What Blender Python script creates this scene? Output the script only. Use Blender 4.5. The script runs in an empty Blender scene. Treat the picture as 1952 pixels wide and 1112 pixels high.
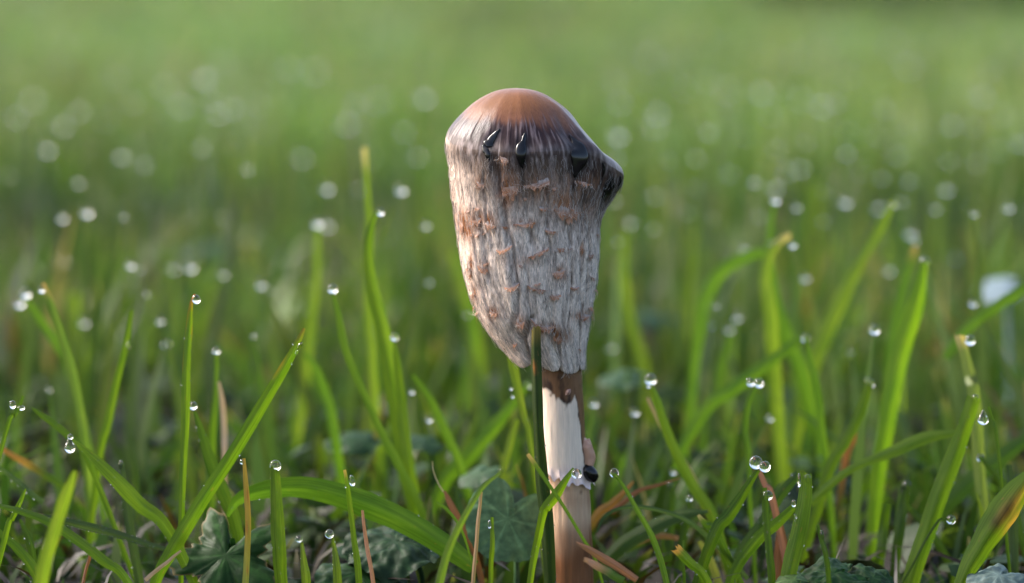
import bpy, math, random
import numpy as np
from mathutils import Vector

random.seed(7)
rng = np.random.default_rng(11)
scene = bpy.context.scene
COL = scene.collection
R = math.radians

# ------------------------------------------------------------------ camera
FPX = 5405.0                      # focal length in photograph pixels (1952 wide)
D0 = 0.600                        # metres from lens to the mushroom
PITCH = math.atan(576.0 / FPX)
FWD = np.array([0.0, math.cos(PITCH), -math.sin(PITCH)])
UP = np.array([0.0, math.sin(PITCH), math.cos(PITCH)])
RT = np.array([1.0, 0.0, 0.0])
CAM = np.array([-0.0075, -D0 * math.cos(PITCH), 0.135])
PX = D0 / FPX                     # metres per photograph pixel at the mushroom

cam_data = bpy.data.cameras.new('camera')
cam_data.sensor_width = 36.0
cam_data.lens = FPX / 1952.0 * 36.0
cam_data.clip_start = 0.01
cam_data.clip_end = 400.0
cam_data.dof.use_dof = True
cam_data.dof.focus_distance = D0 - 0.0125
cam_data.dof.aperture_fstop = 8.4
cam_data.dof.aperture_blades = 0
cam = bpy.data.objects.new('camera', cam_data)
COL.objects.link(cam)
cam.location = CAM.tolist()
cam.rotation_euler = (math.pi / 2 - PITCH, 0, 0)
scene.camera = cam

# ------------------------------------------------------------------ light
SUN_EL, SUN_AZ = 39.0, -68.0      # azimuth from +Y (away from camera), negative = left
world = bpy.data.worlds.new('World')
scene.world = world
world.use_nodes = True
wn = world.node_tree
wn.nodes.clear()
sky = wn.nodes.new('ShaderNodeTexSky')
sky.sky_type = 'NISHITA'
sky.sun_disc = False
sky.sun_elevation = R(SUN_EL)
sky.sun_rotation = R(SUN_AZ)
sky.altitude = 200
sky.air_density = 0.92
sky.dust_density = 5.0
sky.ozone_density = 0.3
bg = wn.nodes.new('ShaderNodeBackground')
bg.inputs['Strength'].default_value = 0.12
wo = wn.nodes.new('ShaderNodeOutputWorld')
wn.links.new(sky.outputs[0], bg.inputs[0])
wn.links.new(bg.outputs[0], wo.inputs[0])
sun_data = bpy.data.lights.new('sun', 'SUN')
sun_data.energy = 1.35
sun_data.angle = R(20)
sun_data.color = (1.0, 0.98, 0.95)
sun = bpy.data.objects.new('sun', sun_data)
COL.objects.link(sun)
sd = Vector((math.sin(R(SUN_AZ)) * math.cos(R(SUN_EL)), math.cos(R(SUN_AZ)) * math.cos(R(SUN_EL)), math.sin(R(SUN_EL))))
sun.rotation_euler = sd.to_track_quat('Z', 'Y').to_euler()

vs = scene.view_settings
vs.view_transform = 'Standard'
vs.look = 'None'
vs.gamma = 1.0
vs.use_curve_mapping = False
vs.exposure = 1.95
scene.cycles.use_denoising = True
scene.cycles.max_bounces = 10
scene.cycles.transmission_bounces = 8
scene.cycles.transparent_max_bounces = 8
scene.cycles.caustics_refractive = True
scene.cycles.caustics_reflective = False
scene.cycles.sample_clamp_indirect = 6.0

# ------------------------------------------------------------------ helpers
def ray(px, py):
    return FWD + RT * ((px - 976.0) / FPX) + UP * ((556.0 - py) / FPX)
def PS(px, py, s=0.0):
    """world point at photograph pixel, s metres behind the mushroom along the view axis"""
    return CAM + ray(px, py) * (D0 + s)
def PY(px, py, Y=0.0):
    d = ray(px, py)
    return CAM + d * ((Y - CAM[1]) / d[1])
def project(p):
    v = p - CAM
    dep = v @ FWD
    return 976.0 + FPX * (v @ RT) / dep, 556.0 - FPX * (v @ UP) / dep, dep
def smooth(a, b, x):
    t = np.clip((x - a) / (b - a), 0, 1)
    return t * t * (3 - 2 * t)
def lerp(a, b, t):
    return a + (b - a) * t
def vnoise(x, y, seed=0, px=None):
    """2-D value noise in [-1,1]; px = period along x"""
    xi = np.floor(x).astype(np.int64); yi = np.floor(y).astype(np.int64)
    fx = x - xi; fy = y - yi
    fx = fx * fx * (3 - 2 * fx); fy = fy * fy * (3 - 2 * fy)
    def h(i, j):
        if px: i = np.mod(i, px)
        n = (i * 374761393 + j * 668265263 + seed * 974634777) & 0xffffffff
        n = ((n ^ (n >> 13)) * 1274126177) & 0xffffffff
        n = n ^ (n >> 16)
        return (n & 0xffff) / 32767.5 - 1.0
    return lerp(lerp(h(xi, yi), h(xi + 1, yi), fx), lerp(h(xi, yi + 1), h(xi + 1, yi + 1), fx), fy)
def catmull(pts, n):
    pts = np.asarray(pts, float)
    if len(pts) == 2:
        t = np.linspace(0, 1, n)[:, None]
        return pts[0] + (pts[1] - pts[0]) * t
    seg = np.linalg.norm(np.diff(pts[:, :3], axis=0), axis=1)
    cum = np.concatenate([[0], np.cumsum(seg)]); cum /= cum[-1]
    ext = np.vstack([2 * pts[0] - pts[1], pts, 2 * pts[-1] - pts[-2]])
    out = []
    for t in np.linspace(0, 1, n):
        k = min(np.searchsorted(cum, t, side='right') - 1, len(pts) - 2)
        u = (t - cum[k]) / max(cum[k + 1] - cum[k], 1e-9)
        p0, p1, p2, p3 = ext[k], ext[k + 1], ext[k + 2], ext[k + 3]
        out.append(.5 * (2 * p1 + (p2 - p0) * u + (2 * p0 - 5 * p1 + 4 * p2 - p3) * u * u + (3 * p1 - p0 - 3 * p2 + p3) * u ** 3))
    return np.array(out)
def norm(v):
    return v / (np.linalg.norm(v, axis=-1, keepdims=True) + 1e-12)

def mesh_obj(name, verts, faces, mat, parent=None, loc=(0, 0, 0), col=None, vec=None, smoothed=True):
    """verts in world space; loc = origin of the object (or of its parent)"""
    verts = np.asarray(verts, np.float32) - np.asarray(loc, np.float32)
    me = bpy.data.meshes.new(name)
    faces = np.asarray(faces, np.int32)
    k = faces.shape[1]
    me.vertices.add(len(verts)); me.vertices.foreach_set('co', verts.ravel())
    me.loops.add(faces.size); me.loops.foreach_set('vertex_index', faces.ravel())
    me.polygons.add(len(faces))
    me.polygons.foreach_set('loop_start', np.arange(0, faces.size, k, dtype=np.int32))
    me.polygons.foreach_set('loop_total', np.full(len(faces), k, np.int32))
    me.polygons.foreach_set('use_smooth', np.full(len(faces), smoothed, bool))
    me.update(calc_edges=True)
    if col is not None:
        col = np.asarray(col, np.float32)
        if col.shape[1] == 3: col = np.hstack([col, np.ones((len(col), 1), np.float32)])
        a = me.attributes.new('Col', 'FLOAT_COLOR', 'POINT'); a.data.foreach_set('color', col.ravel())
    if vec is not None:
        a = me.attributes.new('flow', 'FLOAT_VECTOR', 'POINT'); a.data.foreach_set('vector', np.asarray(vec, np.float32).ravel())
    if mat is not None: me.materials.append(mat)
    ob = bpy.data.objects.new(name, me)
    COL.objects.link(ob)
    if parent is not None: ob.parent = parent
    else: ob.location = loc
    return ob
def empty(name, loc):
    o = bpy.data.objects.new(name, None); COL.objects.link(o)
    o.location = tuple(float(c) for c in loc); o.empty_display_size = 0.005
    return o
def tag(o, label=None, cat=None, group=None, kind=None):
    if label: o['label'] = label
    if cat: o['category'] = cat
    if group: o['group'] = group
    if kind: o['kind'] = kind
    return o
def grid_faces(nr, nc, wrap=False):
    r = np.arange(nr - 1)[:, None]; c = np.arange(nc if wrap else nc - 1)[None, :]
    c2 = (c + 1) % nc
    f = np.stack([r * nc + c, r * nc + c2, (r + 1) * nc + c2, (r + 1) * nc + c], -1)
    return f.reshape(-1, 4)

# ------------------------------------------------------------------ materials
def new_mat(name):
    m = bpy.data.materials.new(name); m.use_nodes = True
    nt = m.node_tree; nt.nodes.clear()
    out = nt.nodes.new('ShaderNodeOutputMaterial')
    return m, nt, out
def N(nt, t, **kw):
    n = nt.nodes.new(t)
    for k, v in kw.items():
        if k in n.inputs: n.inputs[k].default_value = v
        else: setattr(n, k, v)
    return n
def noise_node(nt, vec, scale, detail=4, rough=.55):
    n = N(nt, 'ShaderNodeTexNoise'); n.inputs['Scale'].default_value = scale
    n.inputs['Detail'].default_value = detail; n.inputs['Roughness'].default_value = rough
    if vec is not None: nt.links.new(vec, n.inputs['Vector'])
    return n
def ramp(nt, fac, stops):
    r = N(nt, 'ShaderNodeValToRGB')
    el = r.color_ramp.elements
    while len(el) < len(stops): el.new(0.5)
    for e, (p, c) in zip(el, stops):
        e.position = p; e.color = (*c, 1) if len(c) == 3 else c
    nt.links.new(fac, r.inputs[0]); return r
def mapping(nt, vec, scale):
    m = N(nt, 'ShaderNodeMapping'); m.inputs['Scale'].default_value = scale
    nt.links.new(vec, m.inputs['Vector']); return m.outputs[0]
def mult(nt, a, b, fac=1.0, typ='MULTIPLY'):
    m = N(nt, 'ShaderNodeMix', data_type='RGBA', blend_type=typ)
    m.inputs[0].default_value = fac
    nt.links.new(a, m.inputs[6]); nt.links.new(b, m.inputs[7]); return m.outputs[2]

def leafy_mat(name, trans=.38, rough=.42, stripes=True, spec=.5):
    m, nt, out = new_mat(name)
    at = N(nt, 'ShaderNodeAttribute', attribute_name='Col')
    col = at.outputs['Color']
    p = N(nt, 'ShaderNodeBsdfPrincipled'); p.inputs['Roughness'].default_value = rough
    p.inputs['Specular IOR Level'].default_value = spec
    if stripes:
        fl = N(nt, 'ShaderNodeAttribute', attribute_name='flow')
        v = mapping(nt, fl.outputs['Vector'], (8.0, 6.0, 1.0))
        nz = noise_node(nt, v, 1.0, 3)
        r = ramp(nt, nz.outputs['Fac'], [(.28, (.58, .62, .55)), (.72, (1.28, 1.22, 1.15))])
        col = mult(nt, col, r.outputs[0])
        nz2 = noise_node(nt, mapping(nt, fl.outputs['Vector'], (1.2, 14.0, 1.0)), 1.0, 3)
        r2 = ramp(nt, nz2.outputs['Fac'], [(.3, (.70, .78, .72)), (.7, (1.25, 1.12, 1.0))])
        col = mult(nt, col, r2.outputs[0])
        nz3 = noise_node(nt, mapping(nt, fl.outputs['Vector'], (3.0, 60.0, 1.0)), 1.0, 2)
        r3_ = ramp(nt, nz3.outputs['Fac'], [(.70, (0, 0, 0)), (.76, (1, 1, 1))])
        sc3 = N(nt, 'ShaderNodeMath', operation='MULTIPLY'); sc3.inputs[1].default_value = .55; nt.links.new(r3_.outputs[0], sc3.inputs[0])
        mb = N(nt, 'ShaderNodeMix', data_type='RGBA'); nt.links.new(sc3.outputs[0], mb.inputs[0]); nt.links.new(col, mb.inputs[6]); mb.inputs[7].default_value = (.22, .12, .04, 1)
        col = mb.outputs[2]
        bp = N(nt, 'ShaderNodeBump'); bp.inputs['Strength'].default_value = .35; bp.inputs['Distance'].default_value = .0002
        nt.links.new(nz.outputs['Fac'], bp.inputs['Height']); nt.links.new(bp.outputs[0], p.inputs['Normal'])
    nt.links.new(col, p.inputs['Base Color'])
    tr = N(nt, 'ShaderNodeBsdfTranslucent')
    tc = N(nt, 'ShaderNodeMix', data_type='RGBA', blend_type='MULTIPLY'); tc.inputs[0].default_value = 1
    nt.links.new(col, tc.inputs[6]); tc.inputs[7].default_value = (1.3, 1.36, .45, 1)
    nt.links.new(tc.outputs[2], tr.inputs['Color'])
    mx = N(nt, 'ShaderNodeMixShader'); mx.inputs[0].default_value = trans
    nt.links.new(p.outputs[0], mx.inputs[1]); nt.links.new(tr.outputs[0], mx.inputs[2])
    nt.links.new(mx.outputs[0], out.inputs[0])
    return m
M_BLADE = leafy_mat('grass_blade_surface', trans=.52, rough=.45, spec=.30)
M_MASS = leafy_mat('lawn_grass_surface', trans=.32, rough=.5, stripes=False, spec=.3)
M_DEAD = leafy_mat('dead_grass_surface', trans=.18, rough=.6, spec=.3)

def leaf_mat():
    m, nt, out = new_mat('broad_leaf_surface')
    at = N(nt, 'ShaderNodeAttribute', attribute_name='Col')
    tc = N(nt, 'ShaderNodeTexCoord')
    nz = noise_node(nt, tc.outputs['Object'], 700.0, 4)
    r = ramp(nt, nz.outputs['Fac'], [(.3, (.65, .68, .66)), (.7, (1.25, 1.2, 1.2))])
    col = mult(nt, at.outputs['Color'], r.outputs[0])
    p = N(nt, 'ShaderNodeBsdfPrincipled'); p.inputs['Roughness'].default_value = .5
    p.inputs['Specular IOR Level'].default_value = .14
    nt.links.new(col, p.inputs['Base Color'])
    bp = N(nt, 'ShaderNodeBump'); bp.inputs['Strength'].default_value = .25; bp.inputs['Distance'].default_value = .0005
    nt.links.new(nz.outputs['Fac'], bp.inputs['Height']); nt.links.new(bp.outputs[0], p.inputs['Normal'])
    tr = N(nt, 'ShaderNodeBsdfTranslucent'); nt.links.new(col, tr.inputs['Color'])
    mx = N(nt, 'ShaderNodeMixShader'); mx.inputs[0].default_value = .2
    nt.links.new(p.outputs[0], mx.inputs[1]); nt.links.new(tr.outputs[0], mx.inputs[2])
    nt.links.new(mx.outputs[0], out.inputs[0]); return m
M_LEAF = leaf_mat()

def simple_mat(name, rough=.5, color=None, bump=None, spec=.5, coat=0.0, sss=0.0, var=None):
    m, nt, out = new_mat(name)
    p = N(nt, 'ShaderNodeBsdfPrincipled'); p.inputs['Roughness'].default_value = rough
    p.inputs['Specular IOR Level'].default_value = spec
    p.inputs['Coat Weight'].default_value = coat; p.inputs['Coat Roughness'].default_value = .12
    if sss:
        p.inputs['Subsurface Weight'].default_value = sss
        p.inputs['Subsurface Radius'].default_value = (1, .55, .35); p.inputs['Subsurface Scale'].default_value = .0015
    if color is None:
        at = N(nt, 'ShaderNodeAttribute', attribute_name='Col'); c = at.outputs['Color']
    else:
        rgb = N(nt, 'ShaderNodeRGB'); rgb.outputs[0].default_value = (*color, 1); c = rgb.outputs[0]
    if bump:
        if bump[0] == 'flow':
            fl = N(nt, 'ShaderNodeAttribute', attribute_name='flow'); v = mapping(nt, fl.outputs['Vector'], bump[1])
        else:
            tc = N(nt, 'ShaderNodeTexCoord'); v = mapping(nt, tc.outputs['Object'], bump[1])
        nz = noise_node(nt, v, 1.0, 5, .65)
        lo, hi = var or (.75, 1.2)
        r = ramp(nt, nz.outputs['Fac'], [(.3, (lo,) * 3), (.7, (hi,) * 3)])
        c = mult(nt, c, r.outputs[0])
        bp = N(nt, 'ShaderNodeBump'); bp.inputs['Strength'].default_value = bump[2]; bp.inputs['Distance'].default_value = bump[3]
        nt.links.new(nz.outputs['Fac'], bp.inputs['Height']); nt.links.new(bp.outputs[0], p.inputs['Normal'])
        if coat: nt.links.new(bp.outputs[0], p.inputs['Coat Normal'])
    nt.links.new(c, p.inputs['Base Color']); nt.links.new(p.outputs[0], out.inputs[0]); return m
# flow vector on the cap: x = metres round the cap, y = metres down it
def cap_mat():
    m, nt, out = new_mat('mushroom_cap_skin')
    at = N(nt, 'ShaderNodeAttribute', attribute_name='Col')          # alpha = how smooth and wet the skin is
    fl = N(nt, 'ShaderNodeAttribute', attribute_name='flow')
    fine = noise_node(nt, mapping(nt, fl.outputs['Vector'], (6000, 900, 1)), 1.0, 5, .65)
    wool = noise_node(nt, mapping(nt, fl.outputs['Vector'], (2600, 1100, 1)), 1.0, 4, .6)
    r1 = ramp(nt, fine.outputs['Fac'], [(.3, (.38, .36, .35)), (.7, (1.46, 1.45, 1.44))])
    r0 = ramp(nt, fine.outputs['Fac'], [(.3, (.80, .78, .77)), (.7, (1.18, 1.17, 1.16))])
    mxr = N(nt, 'ShaderNodeMix', data_type='RGBA')
    nt.links.new(at.outputs['Alpha'], mxr.inputs[0]); nt.links.new(r1.outputs[0], mxr.inputs[6]); nt.links.new(r0.outputs[0], mxr.inputs[7])
    c = mult(nt, at.outputs['Color'], mxr.outputs[2])
    r2 = ramp(nt, wool.outputs['Fac'], [(.3, (.82, .80, .79)), (.7, (1.14, 1.14, 1.13))])
    c = mult(nt, c, r2.outputs[0])
    p = N(nt, 'ShaderNodeBsdfPrincipled')
    ro = N(nt, 'ShaderNodeMapRange'); ro.inputs[3].default_value = .78; ro.inputs[4].default_value = .28
    sp = N(nt, 'ShaderNodeMapRange'); sp.inputs[3].default_value = .2; sp.inputs[4].default_value = .15
    bs = N(nt, 'ShaderNodeMapRange'); bs.inputs[3].default_value = .85; bs.inputs[4].default_value = .16
    for n_ in (ro, sp, bs): nt.links.new(at.outputs['Alpha'], n_.inputs[0])
    nt.links.new(ro.outputs[0], p.inputs['Roughness']); nt.links.new(sp.outputs[0], p.inputs['Specular IOR Level'])
    add = N(nt, 'ShaderNodeMath', operation='ADD'); nt.links.new(fine.outputs['Fac'], add.inputs[0]); nt.links.new(wool.outputs['Fac'], add.inputs[1])
    bp = N(nt, 'ShaderNodeBump'); bp.inputs['Distance'].default_value = .0003
    nt.links.new(bs.outputs[0], bp.inputs['Strength']); nt.links.new(add.outputs[0], bp.inputs['Height'])
    nt.links.new(bp.outputs[0], p.inputs['Normal']); nt.links.new(c, p.inputs['Base Color'])
    nt.links.new(p.outputs[0], out.inputs[0]); return m
M_CAP = cap_mat()
M_SCALE = simple_mat('scale_skin', .7, None, ('object', (2500, 2500, 900), .7, .0002), .25, 0, 0, (.6, 1.3))
M_FIBRE = simple_mat('fibre_skin', .7, None, None, .2)
M_STEM = simple_mat('stem_skin', .42, None, ('flow', (2600, 160, 1), .35, .0002), .28, 0, .12, (.84, 1.12))
M_INK = simple_mat('black_ink', .13, (.003, .003, .004), None, .38, 0)
M_BARK = simple_mat('shrub_wood', .85, (.06, .045, .03), ('object', (60, 60, 12), .6, .01), .2)

def drop_mat():
    m, nt, out = new_mat('dew_water')
    g = N(nt, 'ShaderNodeBsdfGlass'); g.inputs['IOR'].default_value = 1.333; g.inputs['Roughness'].default_value = 0
    nt.links.new(g.outputs[0], out.inputs[0]); return m
M_DROP = drop_mat()

def ground_mat():
    m, nt, out = new_mat('lawn_soil')
    geo = N(nt, 'ShaderNodeNewGeometry')
    pos = geo.outputs['Position']
    fine = noise_node(nt, pos, 160.0, 8, .7)
    soil = ramp(nt, fine.outputs['Fac'], [(.25, (.006, .0045, .003)), (.5, (.014, .010, .006)), (.75, (.030, .022, .012))])
    mid = noise_node(nt, pos, 2.2, 6, .65)
    turf = ramp(nt, mid.outputs['Fac'], [(.3, (.07, .11, .03)), (.55, (.10, .15, .045)), (.75, (.14, .18, .065))])
    ln = N(nt, 'ShaderNodeVectorMath', operation='LENGTH'); nt.links.new(pos, ln.inputs[0])
    mr = N(nt, 'ShaderNodeMapRange'); mr.inputs[1].default_value = .7; mr.inputs[2].default_value = 3.0
    nt.links.new(ln.outputs['Value'], mr.inputs[0])
    mx = N(nt, 'ShaderNodeMix', data_type='RGBA')
    nt.links.new(mr.outputs[0], mx.inputs[0]); nt.links.new(soil.outputs[0], mx.inputs[6]); nt.links.new(turf.outputs[0], mx.inputs[7])
    p = N(nt, 'ShaderNodeBsdfPrincipled'); p.inputs['Roughness'].default_value = .9
    nt.links.new(mx.outputs[2], p.inputs['Base Color'])
    bp = N(nt, 'ShaderNodeBump'); bp.inputs['Strength'].default_value = .8; bp.inputs['Distance'].default_value = .002
    nt.links.new(fine.outputs['Fac'], bp.inputs['Height']); nt.links.new(bp.outputs[0], p.inputs['Normal'])
    nt.links.new(p.outputs[0], out.inputs[0]); return m
M_GROUND = ground_mat()

# ------------------------------------------------------------------ ground
def lawn_z(y):
    return .014 * np.maximum(y - 4.0, 0.0)        # the lawn rises gently towards its far edge
def build_ground():
    xs = np.concatenate([[-150, -60, -20, -8, -3], np.linspace(-1, 1, 41), [3, 8, 20, 60, 150]])
    ys = np.concatenate([[-60, -10, -3], np.linspace(-.8, 2.0, 57), [3, 4, 6, 8, 12, 16, 25, 40, 90, 200]])
    X, Y = np.meshgrid(xs, ys)
    near = np.exp(-(X ** 2 + (Y - .4) ** 2) / .8)
    Z = lawn_z(Y) + near * (.0025 * vnoise(X * 14, Y * 14, 3) + .0015 * vnoise(X * 31, Y * 31, 4)) - .0015
    o = mesh_obj('lawn_ground', np.stack([X, Y, Z], -1).reshape(-1, 3), grid_faces(len(ys), len(xs)), M_GROUND)
    tag(o, 'dark soil under the dewy lawn', 'ground', kind='structure')
build_ground()

# ------------------------------------------------------------------ lawn grass (uncountable mass)
GREENS = np.array([[.075, .135, .024], [.100, .170, .032], [.055, .105, .026], [.130, .195, .048], [.090, .130, .055], [.110, .155, .034]]) * np.array([.74, .74, .80])
DEADS = np.array([[.17, .13, .075], [.12, .08, .042], [.22, .18, .11], [.08, .045, .028]])
def blades_arrays(bx, by, h, w, lean, leandir, widthdir, col, bz=None, levels=5, tipcol=None):
    n = len(bx)
    t = np.linspace(0, 1, levels)[None, :]
    up = h[:, None] * (t - .38 * (lean[:, None] ** 1.2) * t ** 2)
    off = h[:, None] * lean[:, None] * (t ** 2 * .75 + t * .22)
    cx = bx[:, None] + np.cos(leandir)[:, None] * off
    cy = by[:, None] + np.sin(leandir)[:, None] * off
    cz = up + (0 if bz is None else bz[:, None])
    wd = w[:, None] * .5 * np.clip(1.08 - t ** 2.6, .06, 1) * (.75 + .25 * np.minimum(t * 4, 1))
    dx = np.cos(widthdir)[:, None] * wd; dy = np.sin(widthdir)[:, None] * wd
    V = np.empty((n, levels, 2, 3), np.float32)
    V[:, :, 0] = np.stack([cx - dx, cy - dy, cz], -1)
    V[:, :, 1] = np.stack([cx + dx, cy + dy, cz + wd * .25], -1)
    base = (np.arange(n) * levels * 2)[:, None, None]
    q = np.array([[2 * k, 2 * k + 1, 2 * k + 3, 2 * k + 2] for k in range(levels - 1)])[None]
    F = (base + q).reshape(-1, 4)
    C = np.broadcast_to(col[:, None, None, :], (n, levels, 2, 3)).copy()
    if tipcol is not None:
        k = np.clip((t - .8) / .2, 0, 1)[..., None, None] * tipcol[:, None, None, None]
        C = C * (1 - k) + k * np.array([.30, .26, .13])
    return V.reshape(-1, 3), F, C.reshape(-1, 3)

# drops far back in the lawn: pixel x, pixel y, blurred diameter in the photograph
FAR_DROPS = [(165,405,28),(235,413,26),(248,505,24),(268,514,27),(118,498,36),(330,512,34),(363,510,29),(425,523,30),(497,543,26),(515,552,30),
 (573,589,38),(483,640,20),(316,655,22),(305,612,22),(160,615,28),(93,743,18),(764,362,27),(812,430,26),(740,450,46),(818,538,26),(820,590,36),
 (705,632,26),(865,490,40),(720,190,62),(430,270,58),(415,215,50),(505,250,54),(550,130,58),(200,225,60),(315,165,60),(170,285,58),(400,190,50),
 (440,205,52),(660,235,54),(770,250,50),(795,298,46),(1245,240,54),(1252,215,52),(1450,175,54),(1385,170,64),(1180,195,52),(1565,200,54),
 (1592,195,46),(1665,165,64),(1700,85,68),(1725,233,50),(1670,257,50),(1812,237,48),(1855,240,48),(1900,285,52),(1808,307,44),(1860,310,46),
 (1525,320,46),(1500,325,48),(1570,365,38),(1325,300,44),(1390,330,46),(1350,250,44),(1275,305,42),(1420,260,48),(1640,325,50),(1855,390,44),
 (1857,408,22),(1922,396,28),(1783,398,34),(1825,490,38),(1695,515,32),(1735,445,32),(1745,460,26),(1365,583,22),(1360,620,26),(1390,627,28),
 (1405,605,26),(1177,460,32),(1245,435,36),(1310,405,40),(1165,662,30),(1132,769,17),(1210,786,16),(1420,475,28),(1535,530,26),(1518,395,28),
 (1667,629,14),(1622,670,22),(1855,578,18),(1467,797,16),(705,300,56),(280,560,24),(575,300,50),(60,190,60),(1290,120,60),(1830,160,58),(90,330,56),(890,600,26)]
k = 0
while k < 85:
    x_ = random.uniform(1150, 1945) if random.random() < .82 else random.uniform(15, 845); y_ = random.uniform(45, 430)
    if min(math.hypot(x_ - q[0], y_ - q[1]) for q in FAR_DROPS) < 40: continue
    FAR_DROPS.append((round(x_), round(y_), round(66 - (y_ - 50) * .085 + random.uniform(-8, 4)))); k += 1
far_pts = []
for (x, y, dia) in FAR_DROPS:
    b = max(dia - 6, 5)
    s = min(.6 * b / (96 - b), 1.25)
    p = PS(x, y, s)
    if p[2] > .105:                      # keep the drop on a blade of real height
        s = (.135 - .100) * FPX / max(y + 20, 30) - .6
        p = PS(x, y, s)
    far_pts.append(p)
far_pts = np.array(far_pts)

def build_lawn():
    Vs, Fs, Cs = [], [], []; off = 0
    def add(V, F, C):
        nonlocal off
        Vs.append(V); Fs.append(F + off); Cs.append(C); off += len(V)
    def pick(n, deadshare, x=None, y=None):
        k = rng.integers(0, len(GREENS), n); c = GREENS[k] * rng.uniform(.75, 1.3, (n, 1)) * rng.uniform(.92, 1.08, (n, 3))
        d = rng.random(n) < deadshare
        c[d] = DEADS[rng.integers(0, len(DEADS), d.sum())] * rng.uniform(.7, 1.2, (d.sum(), 1))
        if x is not None:                # drier and lusher patches of turf
            pt = vnoise(x * 1.7, y * 1.1, 71) * .6 + vnoise(x * 5, y * 3.5, 72) * .5
            pt = pt + .5 * vnoise(x * 11, y * 8, 74)
            c = c * np.clip(1 + .5 * pt, .3, 2)[:, None] * (1 - .45 * shade_band(x, y))[:, None] * (1 + np.outer(vnoise(x * 2.3, y * 1.4, 73), [.16, 0, .10]))  # also multiplies in the painted shade of the mid-distance band
        return c
    def shade_band(x, y):                    # mid-distance band: shorter blades, shade painted into their colour
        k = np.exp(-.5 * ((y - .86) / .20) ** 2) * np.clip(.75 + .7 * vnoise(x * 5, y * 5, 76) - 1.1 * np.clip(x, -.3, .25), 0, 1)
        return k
    def band(y0, y1, dens, hm, hs, wm, levels, margin, dead, hmax=.098):
        # frustum-shaped band with room to look past its edges
        ymax = (D0 + y1) * .18 * 1.9 + margin * 2
        n = int(dens * (y1 - y0) * 2 * ymax)
        x = rng.uniform(-ymax, ymax, n); y = rng.uniform(y0, y1, n)
        keep = np.abs(x) < (D0 + y) * .18 * 1.9 + margin * 2
        keep &= (x ** 2 + y ** 2) > .013 ** 2
        # tufts and bare gaps
        tn = vnoise(x * 26, y * 26, 21) * .6 + vnoise(x * 60, y * 60, 22) * .4
        keep &= rng.random(n) < np.clip(.55 + .95 * tn, .03, 1)
        x, y, tn = x[keep], y[keep], tn[keep]; n = len(x)
        h = np.clip(rng.normal(hm, hs, n) * (1 + .25 * tn + .30 * vnoise(x * 10, y * 7, 75)), .010, hmax)
        h = np.maximum(h * (1 - .68 * shade_band(x, y)), .010)
        w = np.clip(rng.normal(wm, wm * .3, n), wm * .4, wm * 2)
        lean = np.abs(rng.normal(.28, .25, n) if y0 < 1 else rng.normal(.5, .35, n)); lean = np.clip(lean, 0, 1.2)
        return x, y, h, w, lean, dead, levels
    def emit(x, y, h, w, lean, dead, levels, tone=(1, 1, 1)):  # tone paints shade into the near bands, haze and sky sheen into far ones
        n = len(x)
        V, F, C = blades_arrays(x, y, h, w, lean, rng.uniform(0, 2 * np.pi, n), rng.uniform(-.75, .75, n) + np.pi * rng.integers(0, 2, n),
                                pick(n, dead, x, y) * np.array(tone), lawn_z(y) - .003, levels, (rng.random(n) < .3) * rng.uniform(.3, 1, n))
        add(V, F, C)
    # short growth round the foot and towards the camera, kept under the view
    x, y, h, w, lean, d, l = band(-.36, .02, 26000, .018, .007, .0022, 5, .05, .06)
    lim = .135 - 1150 * (D0 + y) / FPX
    h = np.minimum(h, np.maximum(lim, .006) + rng.uniform(-.004, .006, len(h)))
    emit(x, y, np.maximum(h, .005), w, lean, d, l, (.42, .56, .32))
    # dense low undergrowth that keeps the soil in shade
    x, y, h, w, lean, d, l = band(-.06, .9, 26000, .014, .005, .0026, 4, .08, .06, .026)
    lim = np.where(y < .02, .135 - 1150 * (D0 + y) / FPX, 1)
    emit(x, y, np.maximum(np.minimum(h, lim), .004), w, lean + .4, d, l, (.30, .42, .22))  # dark tone paints in the shade between the blades
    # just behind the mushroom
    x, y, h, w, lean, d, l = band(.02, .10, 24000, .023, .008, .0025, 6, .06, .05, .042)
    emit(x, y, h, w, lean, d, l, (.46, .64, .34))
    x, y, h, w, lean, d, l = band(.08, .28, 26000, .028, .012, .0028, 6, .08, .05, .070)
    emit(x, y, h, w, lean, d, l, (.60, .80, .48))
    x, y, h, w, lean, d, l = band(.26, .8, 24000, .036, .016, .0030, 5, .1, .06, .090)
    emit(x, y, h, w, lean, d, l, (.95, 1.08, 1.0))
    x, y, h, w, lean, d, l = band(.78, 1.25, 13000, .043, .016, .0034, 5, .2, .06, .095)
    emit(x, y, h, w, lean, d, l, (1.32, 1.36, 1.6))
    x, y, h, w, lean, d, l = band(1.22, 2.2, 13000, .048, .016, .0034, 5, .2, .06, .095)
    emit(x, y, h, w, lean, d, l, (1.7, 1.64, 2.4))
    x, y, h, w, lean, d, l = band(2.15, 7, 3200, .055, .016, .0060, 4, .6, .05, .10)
    emit(x, y, h, w, lean, d, l, (1.9, 1.80, 3.2))  # paled and blued: haze and reflected sky put into the colour
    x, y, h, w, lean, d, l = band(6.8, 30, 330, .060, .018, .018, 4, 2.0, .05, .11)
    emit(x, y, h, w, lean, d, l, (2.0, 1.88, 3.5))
    # thin crossing blades and stalks
    x, y, h, w, lean, d, l = band(.025, .55, 9000, .030, .011, .0012, 6, .08, .06, .065)
    emit(x, y, h, w, lean + rng.uniform(0, .7, len(x)), d, l, (1.0, 1.15, .8))
    # a blade under each far drop
    n = len(far_pts)
    lean = rng.uniform(.05, .35, n); ld = rng.uniform(0, 2 * np.pi, n)
    hh = far_pts[:, 2] / (1 - .38 * lean ** 1.2)
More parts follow.
